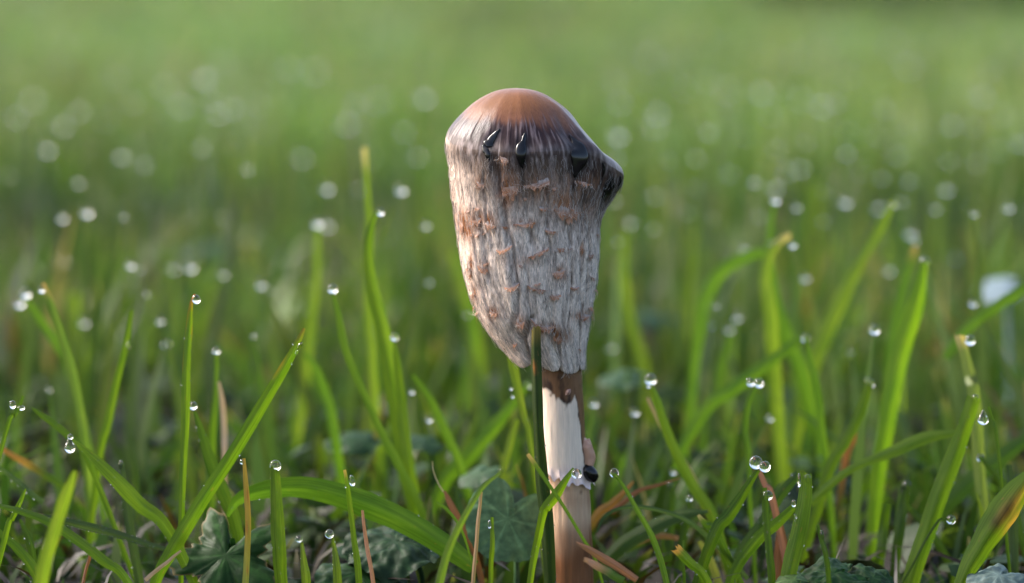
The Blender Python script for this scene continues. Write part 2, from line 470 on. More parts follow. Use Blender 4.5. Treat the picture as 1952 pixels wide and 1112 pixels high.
    x = far_pts[:, 0] - np.cos(ld) * hh * lean * .97; y = far_pts[:, 1] - np.sin(ld) * hh * lean * .97
    V, F, C = blades_arrays(x, y, hh, np.full(n, .0026), lean, ld, rng.uniform(-.6, .6, n), pick(n, 0), None, 6)
    add(V, F, C)
    o = mesh_obj('lawn_grass', np.concatenate(Vs), np.concatenate(Fs), M_MASS, col=np.concatenate(Cs))
    tag(o, 'soft mass of dewy green lawn grass behind the mushroom', 'grass', kind='stuff')
    # dead clippings lying between the blades
    n = 9000
    x = rng.uniform(-.35, .35, n); y = rng.uniform(-.3, .9, n)
    keep = (x ** 2 + y ** 2) > .012 ** 2; x, y = x[keep], y[keep]; n = len(x)
    V, F, C = blades_arrays(x, y, rng.uniform(.006, .02, n), rng.uniform(.001, .0022, n), rng.uniform(.9, 1.5, n), rng.uniform(0, 6.28, n),
                            rng.uniform(0, 6.28, n), DEADS[rng.integers(0, 4, n)] * rng.uniform(.06, .20, (n, 1)), rng.uniform(0, .006, n), 4)
    o = mesh_obj('dead_thatch', V, F, M_MASS, col=C)
    tag(o, 'brown dead grass clippings lying between the green blades', 'thatch', kind='stuff')
build_lawn()
def build_cover():
    n = 8500
    x = rng.uniform(-.75, .75, n); y = rng.uniform(-.25, 1.4, n) ** 1.0
    keep = (np.abs(x) < (D0 + y) * .34 + .10) & ((x ** 2 + y ** 2) > .016 ** 2) & (vnoise(x * 9, y * 9, 91) > -.25)
    keep &= ~((y < .0) & (rng.random(n) < .6))
    x, y = x[keep], y[keep]; n = len(x)
    z = rng.uniform(.003, .016, n) * np.where(y > .05, 1.2, .75)
    c = np.stack([x, y, z], -1); r = rng.uniform(.003, .0075, n)[:, None, None]
    nn = norm(np.stack([rng.normal(0, .4, n), rng.normal(-.1, .4, n), np.ones(n)], -1))
    a = norm(np.cross(nn, rng.normal(0, 1, (n, 3)))); b_ = np.cross(nn, a)
    ph = np.linspace(0, 2 * np.pi, 10, endpoint=False)
    out = (1 + .18 * np.cos(ph * 3) - .35 * (ph == np.pi))[None, :, None]
    ring = c[:, None] + r * out * (a[:, None] * np.cos(ph)[None, :, None] + b_[:, None] * np.sin(ph)[None, :, None]) - nn[:, None] * r * (.25 + .15 * np.sin(ph * 5))[None, :, None]
    V = np.concatenate([c[:, None], ring], 1).reshape(-1, 3)
    k = np.arange(10); tri = np.stack([np.zeros(10, int), 1 + k, 1 + (k + 1) % 10], -1)
    F = (np.arange(n)[:, None, None] * 11 + tri[None]).reshape(-1, 3)
    base = np.array([[.014, .034, .010], [.020, .044, .012], [.015, .032, .017], [.026, .046, .014]])[rng.integers(0, 4, n)] * rng.uniform(.7, 1.3, (n, 1))
    o = mesh_obj('ground_cover', V, F, M_LEAF, col=np.repeat(base, 11, 0))
    tag(o, 'low dark weed leaves covering the soil between the blades', 'ground cover', kind='stuff')
build_cover()

# ------------------------------------------------------------------ shrubs at the far edge of the lawn
def build_shrub(name, label, x, y, rx, rz, nleaf, seed):
    r2 = np.random.default_rng(seed)
    zb = float(lawn_z(y)); root = empty(name, (x, y, zb)); tag(root, label, 'shrub', 'dark shrubs at the far edge of the lawn')
    Vs, Fs = [], []; off = 0
    def limb(p0, p1, r0, r1):
        nonlocal off
        path = catmull([p0, (np.array(p0) + p1) / 2 + r2.normal(0, .05, 3), p1], 7)
        T = norm(np.gradient(path, axis=0)); A = norm(np.cross(T, [1, .2, .1])); B = np.cross(T, A)
        a = np.linspace(0, 2 * np.pi, 8, endpoint=False); rr = np.linspace(r0, r1, 7)[:, None, None]
        V = path[:, None] + rr * (A[:, None] * np.cos(a)[None, :, None] + B[:, None] * np.sin(a)[None, :, None])
        Vs.append(V.reshape(-1, 3)); Fs.append(grid_faces(7, 8, True) + off); off += 56
    tips = []
    for k in range(9):
        a = r2.uniform(0, 6.28); rad = r2.uniform(.2, .75)
        p1 = np.array([x + math.cos(a) * rx * rad, y + math.sin(a) * rx * rad * .8, zb + rz * r2.uniform(.9, 1.7)])
        limb((x + math.cos(a) * .06, y + math.sin(a) * .06, zb - .02), p1, .012, .004); tips.append(p1)
    mesh_obj('trunk', np.concatenate(Vs), np.concatenate(Fs), M_BARK, root, (x, y, zb))
    lump = np.array([[x + r2.normal(0, rx * .5), y + r2.normal(0, rx * .4), zb + rz * r2.uniform(.25, 1.7)] for _ in range(26)] + tips)
    c = lump[r2.integers(0, len(lump), nleaf)] + r2.normal(0, 1, (nleaf, 3)) * np.array([rx, rx, rz]) * .17
    c[:, 2] = zb + np.abs(c[:, 2] - zb) + .01
    a = norm(r2.normal(0, 1, (nleaf, 3))); b = norm(np.cross(a, r2.normal(0, 1, (nleaf, 3))))
    L = r2.uniform(.012, .026, (nleaf, 1))
    V = np.stack([c - a * L, c + b * L * .45, c + a * L, c - b * L * .45], 1).reshape(-1, 3)
    F = np.arange(nleaf * 4).reshape(-1, 4)
    C = np.repeat(np.array([.022, .040, .014]) * r2.uniform(.6, 1.6, (nleaf, 1)), 4, 0)
    mesh_obj('crown', V, F, M_MASS, root, (x, y, zb), col=C)
build_shrub('garden_shrub', 'dark shrub beyond the lawn at the top edge, right of the cap', 0.92, 7.9, .36, .26, 5000, 3)
build_shrub('garden_shrub', 'dark shrub beyond the lawn in the top right corner', 1.62, 8.6, .30, .22, 4000, 4)

# ------------------------------------------------------------------ mushroom
BASE = PY(1090, 1236, 0.0); BASE[2] = 0.0
mush = empty('mushroom', BASE)
tag(mush, 'shaggy grey mushroom with brown domed top standing alone in the grass', 'mushroom')

NU, ND, NF, NH = 760, 80, 230, 10
TH = np.linspace(-90, 270, NU, endpoint=False)
thr = np.radians(TH)
def periodic(keys, vals, x):
    k = np.array(keys, float); v = np.array(vals, float)
    kk = np.concatenate([k - 360, k, k + 360]); vv = np.concatenate([v, v, v])
    # smooth: sample linearly then blur a little round the circle
    y = np.interp(x, kk, vv)
    return y
def blur_circ(y, n):
    ker = np.hanning(2 * n + 1); ker /= ker.sum()
    return np.convolve(np.concatenate([y[-n:], y, y[:n]]), ker, 'valid')
NOSE = np.exp(-.5 * (TH / 27.0) ** 2)
Q = np.linspace(0, 1, NF) ** 1.15
xl = np.interp(Q, [0,.02,.053,.11,.248,.386,.547,.685,.789,.88,.96,1], [850,849.5,851.5,856,862,870,880,895,915,940,970,988])
xr = np.interp(Q, [0,.2,.25,.387,.523,.66,.768,.877,.96,1], [1146,1147,1144,1141,1136,1129,1122,1116,1115,1113])
nz = np.interp(Q, [0,.05,.1,.15,.2,.26,1], [44,38,25,12,3,0,0])
cxq = (xl + xr) / 2; wq = (xr - xl) / 2
rim_py = blur_circ(periodic([-180,-150,-120,-90,-60,-30,0,14,24,36,49,66,91,116,145,162], [262,254,250,258,286,322,338,330,318,302,291,290,291,288,280,271], TH), 10)
rim_py = rim_py + 2.2 * vnoise((TH + 90) / 360 * 26, TH * 0, 84, 26) + 1.2 * vnoise((TH + 90) / 360 * 60, TH * 0, 85, 60)
def depth_of(w):                       # half depth of a ring in metres
    return w * PX * .90
# rim ring
rim_x = cxq[0] + wq[0] * np.cos(thr) + nz[0] * NOSE
rim_Y = -depth_of(wq[0]) * np.sin(thr)
rim = np.array([PY(a, b, c) for a, b, c in zip(rim_x, rim_py, rim_Y)])
apex = PY(985, 168, 0.001)
# dome
def resample(fr, fz, n):
    p = catmull(np.stack([fr, fz], 1), 200)
    d = np.concatenate([[0], np.cumsum(np.linalg.norm(np.diff(p, axis=0), axis=1))]); d /= d[-1]
    t = np.linspace(0, 1, n)
    return np.interp(t, d, p[:, 0]), np.interp(t, d, p[:, 1])
lf = resample([0,.2,.38,.605,.815,.95,1], [0,.028,.11,.30,.585,.83,1], ND)
rf = resample([0,.14,.27,.41,.505,.593,.665,.735,.824,.92,.983,1], [0,.02,.076,.186,.29,.436,.54,.634,.755,.835,.91,1], ND)
ff = resample([0,.2,.4,.62,.82,.95,1], [0,.03,.12,.33,.63,.88,1], ND)
wr = np.clip(np.cos(thr), 0, 1) ** 1.6; wl = np.clip(-np.cos(thr), 0, 1) ** 1.6; wf = 1 - wr - wl
fr = lf[0][:, None] * wl + rf[0][:, None] * wr + ff[0][:, None] * wf
fz = lf[1][:, None] * wl + rf[1][:, None] * wr + ff[1][:, None] * wf
dome = np.empty((ND, NU, 3))
dome[..., :2] = apex[:2] + (rim[None, :, :2] - apex[:2]) * fr[..., None]
dome[..., 2] = apex[2] + (rim[None, :, 2] - apex[2]) * fz
# hem with torn lobes
hem_py = periodic([-180,-140,-90,-40,0,10,18,26,30,32,36,44,53,62,69,73,75,79,86,96,108,112,117,122,130,142,150,160,170],
                  [697,690,700,700,700,704,706,704,694,692,706,711,712,711,707,694,692,705,707,703,694,680,668,684,694,698,698,697,697], TH)
hem_py = blur_circ(hem_py, 2)
hem_z = np.array([PY(cxq[-1] + wq[-1] * math.cos(a), b, -depth_of(wq[-1]) * math.sin(a))[2] for a, b in zip(thr, hem_py)])
flank = np.empty((NF, NU, 3))
ux = (cxq[:, None] + wq[:, None] * np.cos(thr) + nz[:, None] * NOSE)
uy = -depth_of(wq)[:, None] * np.sin(thr)
uz = rim[None, :, 2] + (hem_z - rim[:, 2])[None] * Q[:, None]
# convert pixel x to metres at that height and depth
depth_ax = (uy - CAM[1]) * FWD[1] + (uz - CAM[2]) * FWD[2]
flank[..., 0] = CAM[0] + (ux - 976) / FPX * depth_ax
flank[..., 1] = uy; flank[..., 2] = uz
flank[0] = rim
def normals(g):
    du = np.roll(g, -1, 1) - np.roll(g, 1, 1); dv = np.gradient(g, axis=0)
    n = norm(np.cross(dv, du))
    c = g.mean(1, keepdims=True)
    sgn = np.sign(((g - c) * n).sum(-1).mean()) or 1
    return n * sgn
cyc = (TH[None, :] + 90) / 360.0 * np.ones((NF, 1)); qq = Q[:, None] * np.ones((1, NU))
fpx, fpy, _ = project(flank.reshape(-1, 3)); fpx = fpx.reshape(NF, NU); fpy = fpy.reshape(NF, NU)
FRONT = (np.sin(thr) > -.05)[None, :]
def find(px, py, X=fpx, Y=fpy):
    d = (X - px) ** 2 + (Y - py) ** 2 + np.where(FRONT, 0, 1e9)
    return np.unravel_index(np.argmin(d), d.shape)
fib1 = vnoise(cyc * 150, qq * 13.0 + 3 * vnoise(cyc * 14, qq * 3, 8, 14), 1, 150)
fib2 = vnoise(cyc * 300, qq * 32, 2, 300)
lump = vnoise(cyc * 9, qq * 5, 5, 9) * .6 + vnoise(cyc * 19, qq * 9, 6, 19) * .4
disp = (.045 * fib1 + .04 * fib2 + .27 * lump * smooth(.03, .25, qq)) * 1e-3
def groove(path, depth, width, step=0.0):
    """fold running down the skirt"""
    ii = [find(x, y) for x, y in path]
    q_ = np.array([Q[i] for i, _ in ii]); t_ = np.array([TH[j] for _, j in ii])
    o = np.argsort(q_); q_, t_ = q_[o], t_[o]
    tc = np.interp(Q, q_, t_)[:, None] + 1.6 * vnoise(Q * 22, Q * 0 + 3.3, 9)[:, None]
    fade = (smooth(q_[0] - .05, q_[0] + .04, Q) * (1 - smooth(q_[-1] - .03, q_[-1] + .03, Q)))[:, None]
    d = TH[None, :] - tc
    return -depth * 1e-3 * np.exp(-.5 * (d / width) ** 2) * fade + step * 1e-3 * fade * np.exp(-.5 * ((d - 8) / 8) ** 2)
GR = [groove([(946,312),(957,370),(968,430),(981,500),(988,560),(993,630)], 1.0, 1.7, .8),
      groove([(1106,470),(1107,560),(1106,640),(1104,690)], .9, 2.0, .4),
      groove([(1124,430),(1122,520),(1116,610)], .9, 2.2, .3),
      groove([(1068,640),(1068,690)], .8, 2.0, .2),
      groove([(1020,600),(1018,690)], 1.0, 2.5, .5),
      groove([(1014,430),(1017,475)], .8, 2.0, .1),
      groove([(916,400),(924,470),(934,540)], .5, 2.2, .3),
      groove([(1052,560),(1058,640)], .45, 1.2, .1), groove([(925,330),(928,400),(938,470)], .5, 1.0, .2), groove([(1040,330),(1044,420),(1050,500)], .45, 1.0, .1),
      groove([(1085,440),(1088,540),(1084,640)], .5, 1.0, .15), groove([(905,450),(918,540),(950,630)], .4, 1.0, .15), groove([(1005,520),(1012,610)], .45, 1.0, .1)]
gsum = sum(GR)
disp += gsum
fr_mask = (smooth(8, 40, TH) * (1 - smooth(150, 176, TH)))[None, :]
disp += -.05e-3 * fr_mask * np.exp(-.5 * ((qq - .055) / .028) ** 2) * (1 + .4 * vnoise(cyc * 24, qq * 0, 12, 24))
disp += .3e-3 * fr_mask * np.exp(-.5 * ((qq - .14) / .03) ** 2)
disp += smooth(.93, 1, qq) * .35e-3
disp[0] = 0
disp[:6] *= np.linspace(0, 1, 6)[:, None]
FN = normals(flank)
flank = flank + FN * disp[..., None]
# turned-in hem gives the skirt its thickness
cen = np.array([flank[-1, :, 0].mean(), 0.0])
inner = np.empty((NH, NU, 3))
for k in range(NH):
    t = (k + 1) / NH
    sc = 1 - .17 * math.sin(min(t * 2.2, 1) * math.pi / 2)
    inner[k, :, :2] = cen + (flank[-1, :, :2] - cen) * sc
    inner[k, :, 2] = flank[-1, :, 2] + .0008 * math.sin(t * 3) * (t < .3) + .009 * t * t
skirt = np.concatenate([flank, inner])
fpx, fpy, _ = project(flank.reshape(-1, 3)); fpx = fpx.reshape(NF, NU); fpy = fpy.reshape(NF, NU)

# skirt colour: pale grey fibres, rusty patches, ink-stained top, left lit and right shaded in the colour
def C3(*c): return np.array(c)
streak = .5 + .5 * np.clip(fib1 * .7 + fib2 * .6 + .25 * vnoise(cyc * 30, qq * 2.2, 15, 30), -1, 1)
light = C3(.92, .79, .70); dark = C3(.50, .415, .365)
col = dark + (light - dark) * smooth(.08, .72, streak)[..., None]
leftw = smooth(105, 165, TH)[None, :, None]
col = lerp(col, col * C3(1.18, 1.10, 1.06), leftw)  # left side lightened in the colour, painting in light from the left
n1 = vnoise(cyc * 22, qq * 6, 31, 22)
ink = np.clip(1 - smooth(.06, .34, qq + .07 * n1 + .10 * (TH[None, :] > 130) * smooth(120, 165, TH)[None, :]), 0, 1)
ink = ink * (1 - .75 * smooth(140, 172, TH))[None, :]
col = lerp(col, col * C3(.25, .20, .16), ink[..., None])
rightshade = np.exp(-.5 * ((TH - 22) / 26) ** 2)[None, :] * (1 - smooth(.2, .42, qq + .05 * n1))
col = lerp(col, col * C3(.42, .38, .36), rightshade[..., None])  # shade of the upper right side painted into the colour
for (x, y, sx, sy, a) in [(880,425,10,24,.75),(892,440,8,16,.8),(912,418,12,16,.7),(935,424,9,12,.9),(916,352,8,9,.6),(897,505,4,16,.8),(905,560,6,14,.8),
        (972,358,20,26,.55),(962,385,10,14,.4),(1020,362,24,18,.55),(1085,400,34,26,.45),(1065,385,18,16,.4),(1110,345,26,14,.45),(960,300,12,16,.5),
        (1040,628,20,9,.8),(1068,642,12,9,.85),(1110,603,12,7,.9),(1130,600,9,6,.7),(1067,520,10,10,.85),(1004,425,22,6,.7),(1108,470,6,16,.7),
        (860,400,6,30,.4),(1000,500,40,8,.25),(895,590,6,10,.6),(940,596,9,9,.8),(992,616,9,11,.8)]:
    i, j = find(x, y)
    g = np.exp(-.5 * (((fpx - x) / sx) ** 2 + ((fpy - y) / sy) ** 2)) * FRONT
    g = np.clip(g * a * (1 + .9 * fib1 + .5 * n1), 0, 1)
    col = lerp(col, C3(.33, .135, .055), g[..., None])
slit = np.clip(-gsum / 1.0e-3, 0, 1) ** 1.3          # skirt colour darker along the grooves
col = lerp(col, col * C3(.36, .31, .28), (slit * .9)[..., None])
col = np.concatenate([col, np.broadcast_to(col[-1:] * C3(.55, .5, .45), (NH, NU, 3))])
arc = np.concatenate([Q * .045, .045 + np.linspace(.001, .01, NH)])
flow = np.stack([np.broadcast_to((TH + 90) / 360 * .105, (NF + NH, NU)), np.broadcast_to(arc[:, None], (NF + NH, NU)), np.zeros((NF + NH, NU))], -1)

# dome colour and relief
s_ = np.linspace(0, 1, ND)[:, None] * np.ones((1, NU)); cyd = (TH[None, :] + 90) / 360.0 * np.ones((ND, 1))
db1 = vnoise(cyd * 190, s_ * 5, 41, 190); db2 = vnoise(cyd * 360, s_ * 9, 42, 360); dl = vnoise(cyd * 12, s_ * 4, 43, 12)
DN = normals(dome)
dd = (.05 * db1 + .22 * dl * (1 - s_)) * smooth(.35, .9, s_) * 1e-3
crease = np.exp(-.5 * ((TH - 47) / 4.0) ** 2)[None, :] * smooth(.45, .8, s_) * .9e-3
ridge2 = np.exp(-.5 * ((TH - 34) / 6.0) ** 2)[None, :] * smooth(.2, .6, s_) * .7e-3
dd = dd - crease + ridge2 - np.exp(-.5 * ((TH - 116) / 4) ** 2)[None] * smooth(.72, .92, s_) * .6e-3 - np.exp(-.5 * ((TH - 88) / 4) ** 2)[None] * smooth(.75, .95, s_) * .6e-3
dd[-3:] *= np.array([.6, .3, 0])[:, None]
dd[0] = 0
dome = dome + DN * dd[..., None]
b = s_ + .05 * db1 + .05 * dl
brown = C3(.180, .076, .031) * (1 + .10 * dl)[..., None]
rose = C3(.165, .072, .042)
dc = lerp(brown, rose, smooth(.35, .6, b)[..., None])
band = C3(.028, .015, .017); pale = C3(.15, .112, .118)
mixs = smooth(-.15, .75, db1 * .75 + db2 * .6)
low = lerp(band, pale, mixs[..., None])
dc = lerp(dc, low, smooth(.55, .73, b)[..., None])
dc = lerp(dc, lerp(dc, C3(.55, .47, .46), .5), (smooth(.88, .985, s_ + .03 * db1) * (.65 + .35 * mixs))[..., None])
sheen = np.exp(-.5 * ((TH - 8) / 16) ** 2)[None, :] * smooth(.3, .5, s_)         # sky sheen painted as a pale streak down the right shoulder
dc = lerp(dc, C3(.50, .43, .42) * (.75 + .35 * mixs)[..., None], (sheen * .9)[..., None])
dflow = np.stack([np.broadcast_to((TH + 90) / 360 * .10, (ND, NU)), s_ * .018, s_ * 0], -1)
# one continuous skin: crown, rolled rim and skirt, the rim softened so that it has no hard lip
ALL = np.concatenate([dome, skirt[1:]]); k0 = ND - 1
for it in range(24):
    a_, b_ = k0 - 12, k0 + 24
    sm = (ALL[a_ - 1:b_ - 1] + 2 * ALL[a_:b_] + ALL[a_ + 1:b_ + 1]) / 4
    ar_ = np.arange(a_, b_) - k0; wgt = np.exp(-.5 * (ar_ / np.where(ar_ < 0, 3.5, 9.0)) ** 2)[:, None, None]
    ALL[a_:b_] = ALL[a_:b_] * (1 - wgt) + sm * wgt
rows_ = np.arange(len(ALL)) - k0
fold_ = vnoise(cyd[:1] * 70, cyd[:1] * 0 + .5, 81, 70) * .7 + vnoise(cyd[:1] * 33, cyd[:1] * 0 + .5, 82, 33) * .6
ALL += normals(ALL) * (.20e-3 * np.exp(-.5 * (rows_ / np.where(rows_ < 0, 10.0, 16.0)) ** 2)[:, None] * fold_)[..., None]
dome = ALL[:ND]; flank = np.concatenate([ALL[ND - 1:ND], ALL[ND:ND + NF - 1]])
acol = np.concatenate([dc, col[1:]])
# the dark wrinkled band runs over the rim into the top of the skirt
bandw = np.exp(-.5 * (rows_[:, None] / np.where(rows_[:, None] < 0, 10.0, 17.0) - .25) ** 2) * smooth(5, 40, TH)[None] * (1 - .6 * smooth(140, 176, TH))[None]
stk = vnoise(np.broadcast_to(cyd[:1] * 230, (len(ALL), NU)), rows_[:, None] / 14.0 + np.zeros((1, NU)), 83, 230)
acol = lerp(acol, lerp(C3(.050, .032, .028), C3(.30, .245, .235), smooth(.0, .8, stk + .25 * fold_)[..., None]), np.clip(bandw * .85, 0, 1)[..., None])
aflow = np.concatenate([dflow, flow[1:] + np.array([0, .018, 0])])
aflow[..., 0] = np.broadcast_to((TH + 90) / 360 * .105, aflow.shape[:2])
wet = np.where(rows_[:, None] < 0, 1 - .35 * smooth(-6, 1, rows_[:, None] + 3 * stk), .45 * (1 - smooth(-2, 30, rows_[:, None] + 8 * stk))) * np.ones((1, NU))
INK_PATHS = [([(953,246),(945,255),(937,266),(930,277),(927,281)], [1,8,12,11,2], .7),
    ([(921,276),(925,285),(930,296),(934,306)], [2,7,8,1], .6),
    ([(1001,252),(998,268),(993,284),(993,302),(996,322)], [1,8,16,15,1], 1.0),
    ([(1085,258),(1095,270),(1104,286),(1104,306),(1098,326),(1095,340)], [1,10,26,24,14,1], .8),
    ([(1168,338),(1163,352),(1156,366),(1148,378)], [2,12,18,3], .5),
    ([(1182,336),(1182,346),(1178,357)], [2,6,1], .4),
    ([(1149,310),(1151,322),(1148,338)], [1,4,1], .4)]
ax_, ay_, _ = project(ALL.reshape(-1, 3)); ax_ = ax_.reshape(len(ALL), NU); ay_ = ay_.reshape(len(ALL), NU)
soak = np.zeros((len(ALL), NU))              # ink soaked into the skin round and below each drip
for pth, wds, _h in INK_PATHS:
    pw = catmull([(x, y, w) for (x, y), w in zip(pth, wds)], 14)
    for x, y, w in pw:
        soak = np.maximum(soak, np.exp(-((ax_ - x) ** 2 + ((ay_ - y - 3) * .6) ** 2) / (2 * (max(w, 3) * .62) ** 2)))
    x, y = pth[-1]
    soak = np.maximum(soak, .75 * np.exp(-.5 * (((ax_ - x) / 5) ** 2 + ((ay_ - y - 16) / 16) ** 2)))
soak = np.clip(soak * (1 + .55 * stk), 0, 1) * FRONT
acol = lerp(acol, C3(.012, .009, .010), (soak * .92)[..., None])
acol = np.concatenate([acol, np.maximum(wet, .8 * soak)[..., None]], -1)
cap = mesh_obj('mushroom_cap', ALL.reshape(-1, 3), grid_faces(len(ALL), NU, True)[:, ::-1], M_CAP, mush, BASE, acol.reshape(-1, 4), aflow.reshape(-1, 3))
SURF = np.concatenate([dome, flank]); SN = np.concatenate([normals(dome), normals(flank)])
spx, spy, _ = project(SURF.reshape(-1, 3)); spx = spx.reshape(SURF.shape[:2]); spy = spy.reshape(SURF.shape[:2])
FRS = (np.sin(thr) > -.05)[None, :] * np.ones((SURF.shape[0], 1), bool)
def surf(px, py):
    d = (spx - px) ** 2 + (spy - py) ** 2 + np.where(FRS, 0, 1e9)
    i, j = np.unravel_index(np.argmin(d), d.shape)
    i = min(max(i, 1), SURF.shape[0] - 2)
    return SURF[i, j], SN[i, j], norm(SURF[i + 1, j] - SURF[i - 1, j])

def ink_drip(path, widths, high, label=None):
    n = 22
    pp = catmull([(x, y, w) for (x, y), w in zip(path, widths)], n)
    P, NN = [], []
    for x, y, w in pp:
        a, b_, _ = surf(x, y); P.append(a); NN.append(b_)
    P = np.array(P); NN = np.array(NN)
    for _ in range(3):                      # smooth along the drip
        P[1:-1] = (P[:-2] + 2 * P[1:-1] + P[2:]) / 4; NN[1:-1] = (NN[:-2] + 2 * NN[1:-1] + NN[2:]) / 4
    NN = norm(NN); T = norm(np.gradient(P, axis=0)); Cx = norm(np.cross(T, NN))
    a = np.linspace(0, 2 * np.pi, 16, endpoint=False)
    w = np.maximum(pp[:, 2], .25) * PX * .68; P = P + NN * .00012; w[0] = w[-1] = 1e-6
    w = w * (1 + .35 * vnoise(np.arange(n) / 2.6, np.arange(n) * 0.0, int(path[0][0]))); hgt = high * .4e-3 * np.sqrt(np.maximum(w, 0) / w.max())
    V = P[:, None] + Cx[:, None] * (w[:, None] * np.cos(a))[..., None] + NN[:, None] * (np.where(np.sin(a) > 0, hgt[:, None] * np.sin(a), .0006 * np.sin(a)))[..., None]
    o = mesh_obj('ink_drip', V.reshape(-1, 3), grid_faces(n, 16, True), M_INK, mush, BASE)
    if label: o['label'] = label
for pth, wds, hgh in INK_PATHS: ink_drip(pth, wds, hgh)

# torn rusty scales
r3 = np.random.default_rng(5)
hair_V, hair_F, hair_C = [], [], []; hair_off = 0
def hair(p, d, n, L, rad, col_, curl=.4, lift=.15):
    global hair_off
    m = 6
    c = norm(np.cross(d, n)); k = r3.normal(0, curl); k2 = r3.normal(0, curl)
    t = np.linspace(0, 1, m)[:, None]
    path = p + d * L * t + c * L * (k * t ** 2 + .3 * k2 * np.sin(t * 5)) + n * (L * lift * np.sin(t * 2.6) + .00008)
    rr = rad * (1 - .6 * t)
    a = np.array([0, 2.09, 4.19])
    V = path[:, None] + rr[:, None] * (c * np.cos(a)[:, None] + n * np.sin(a)[:, None])[None]
    hair_V.append(V.reshape(-1, 3)); hair_F.append(grid_faces(m, 3, True) + hair_off); hair_off += m * 3
    hair_C.append(np.broadcast_to(col_, (m * 3, 3)))
def scale(px, py, W, H, lift, curl=0.0, rusty=1.0):
    """thin torn shred of skin: lies on the skirt, its ragged lower edge turned out"""
    p, n, d = surf(px, py); c = norm(np.cross(n, d))
    W *= PX * .5; H *= PX; nu, nv = 17, 8
    rag = .45 + .55 * r3.random(nu) ** .8; rag[r3.integers(0, nu, 4)] *= .55
    uu = np.linspace(-1, 1, nu)
    edge = np.clip(1 - np.abs(uu + r3.normal(0, .15)) ** 2.2, .0, 1) ** .7
    sag = r3.uniform(.1, .45)
    V, C_ = [], []
    tone = C3(.42, .165, .058) * r3.uniform(.75, 1.2)
    for i in range(nv):
        v = i / (nv - 1)
        for j in range(nu):
            u = uu[j]; ln = .12 + .88 * rag[j] * edge[j]
            ex = c * u * W * (.92 + .08 * v) + d * ((v - .35) * H * ln - sag * W * u * u * .8) + d * curl * W * u
            hgt = -(u * W) ** 2 / .027 + .00003 + lift * 1.05e-3 * (v ** 2.6) * ln - .00022 * (1 - v) ** 2 - .0003 * abs(u) ** 4
            V.append(p + ex + n * hgt)
            k = rusty * smooth(.15, .8, v) * (.6 + .4 * r3.random())
            C_.append(lerp(C3(.42, .35, .32), tone, float(k)))
    mesh_obj('scale', V, grid_faces(nv, nu), M_SCALE, mush, BASE, C_)
    for _ in range(int(W / PX * 1.2)):
        u = r3.uniform(-1, 1)
        hair(p + c * u * W + d * (H * .2 - sag * W * u * u * .8 + curl * W * u) + n * (lift * .3e-3 - (u * W) ** 2 / .027), norm(d + c * r3.normal(0, .8) + n * .2), n, r3.uniform(.6, 1.9) * 1e-3, 4e-5,
             C3(.60, .50, .44) if r3.random() < .6 else C3(.40, .19, .09), .8, .25)
for a in [(916,350,16,14,.7,.2),(935,426,26,22,.8,-.1),(906,418,30,26,.5,.1),(972,352,34,52,.5,0),(1004,425,44,18,1.1,-.2),(1084,398,62,50,1.0,.05),
          (960,476,34,14,.8,-.25),(1022,482,50,18,1.1,-.3),(1068,472,18,18,.6,0),(1108,466,16,38,.8,.1),(1126,486,14,16,.7,0),(920,510,22,22,.8,.3),
          (1066,518,26,28,1.2,0),(975,547,30,14,.9,-.15),(1022,548,36,20,1.0,.25),(1056,563,28,14,.8,.15),(1128,527,18,16,.9,.1),(902,556,10,26,.7,0),
          (1109,602,28,20,1.0,.1),(1127,602,14,12,.8,0),(941,594,18,20,1.0,.2),(993,614,18,24,1.1,0),(1036,622,46,20,.9,.45),(1066,640,28,24,1.2,.2),
          (1018,350,60,24,.7,0),(1112,346,46,18,.6,.1),(961,300,18,24,.8,.3),(880,426,16,34,.5,0),(896,520,8,30,.6,0),(1052,440,26,14,.6,.1),
          (905,585,12,10,.9,0),(1087,470,22,12,.6,-.1),(1094,548,20,12,.7,.1),(962,432,18,12,.6,0),(1040,396,26,12,.6,-.1)]:
    scale(*a)
for _ in range(46):
    j_ = int(r3.integers(0, NU)); i_ = int(r3.integers(int(NF * .2), int(NF * .94)))
    if math.sin(thr[j_]) < .1: continue
    qx, qy, _d = project(flank[i_, j_]); scale(qx, qy, r3.uniform(7, 17), r3.uniform(6, 12), r3.uniform(.5, 1.1), r3.uniform(-.3, .3), r3.uniform(.6, 1.0))
# loose pale fibres combed down the skirt
for _ in range(5200):
    i = int(r3.integers(6, NF - 6)); j = int(r3.integers(0, NU))
    if r3.random() < .25 and math.sin(thr[j]) < 0: continue
    d = norm(flank[i + 3, j] - flank[i - 3, j]); n = normals_flank[i, j] if 'normals_flank' in globals() else SN[ND + i, j]
    c = norm(np.cross(d, n))
    k = 1 - .55 * float(ink[i, j])
    hair(flank[i, j], norm(d + c * r3.normal(0, .12)), n, r3.uniform(1.0, 3.2) * 1e-3, r3.uniform(2.6, 5.0) * 1e-5, (C3(.78, .70, .65) if r3.random() < .72 else C3(.12, .10, .09)) * k * r3.uniform(.6, 1.1), .28, .07)
ob = mesh_obj('skirt_fibres', np.concatenate(hair_V), np.concatenate(hair_F), M_FIBRE, mush, BASE, np.concatenate(hair_C))
ob['kind'] = 'stuff'

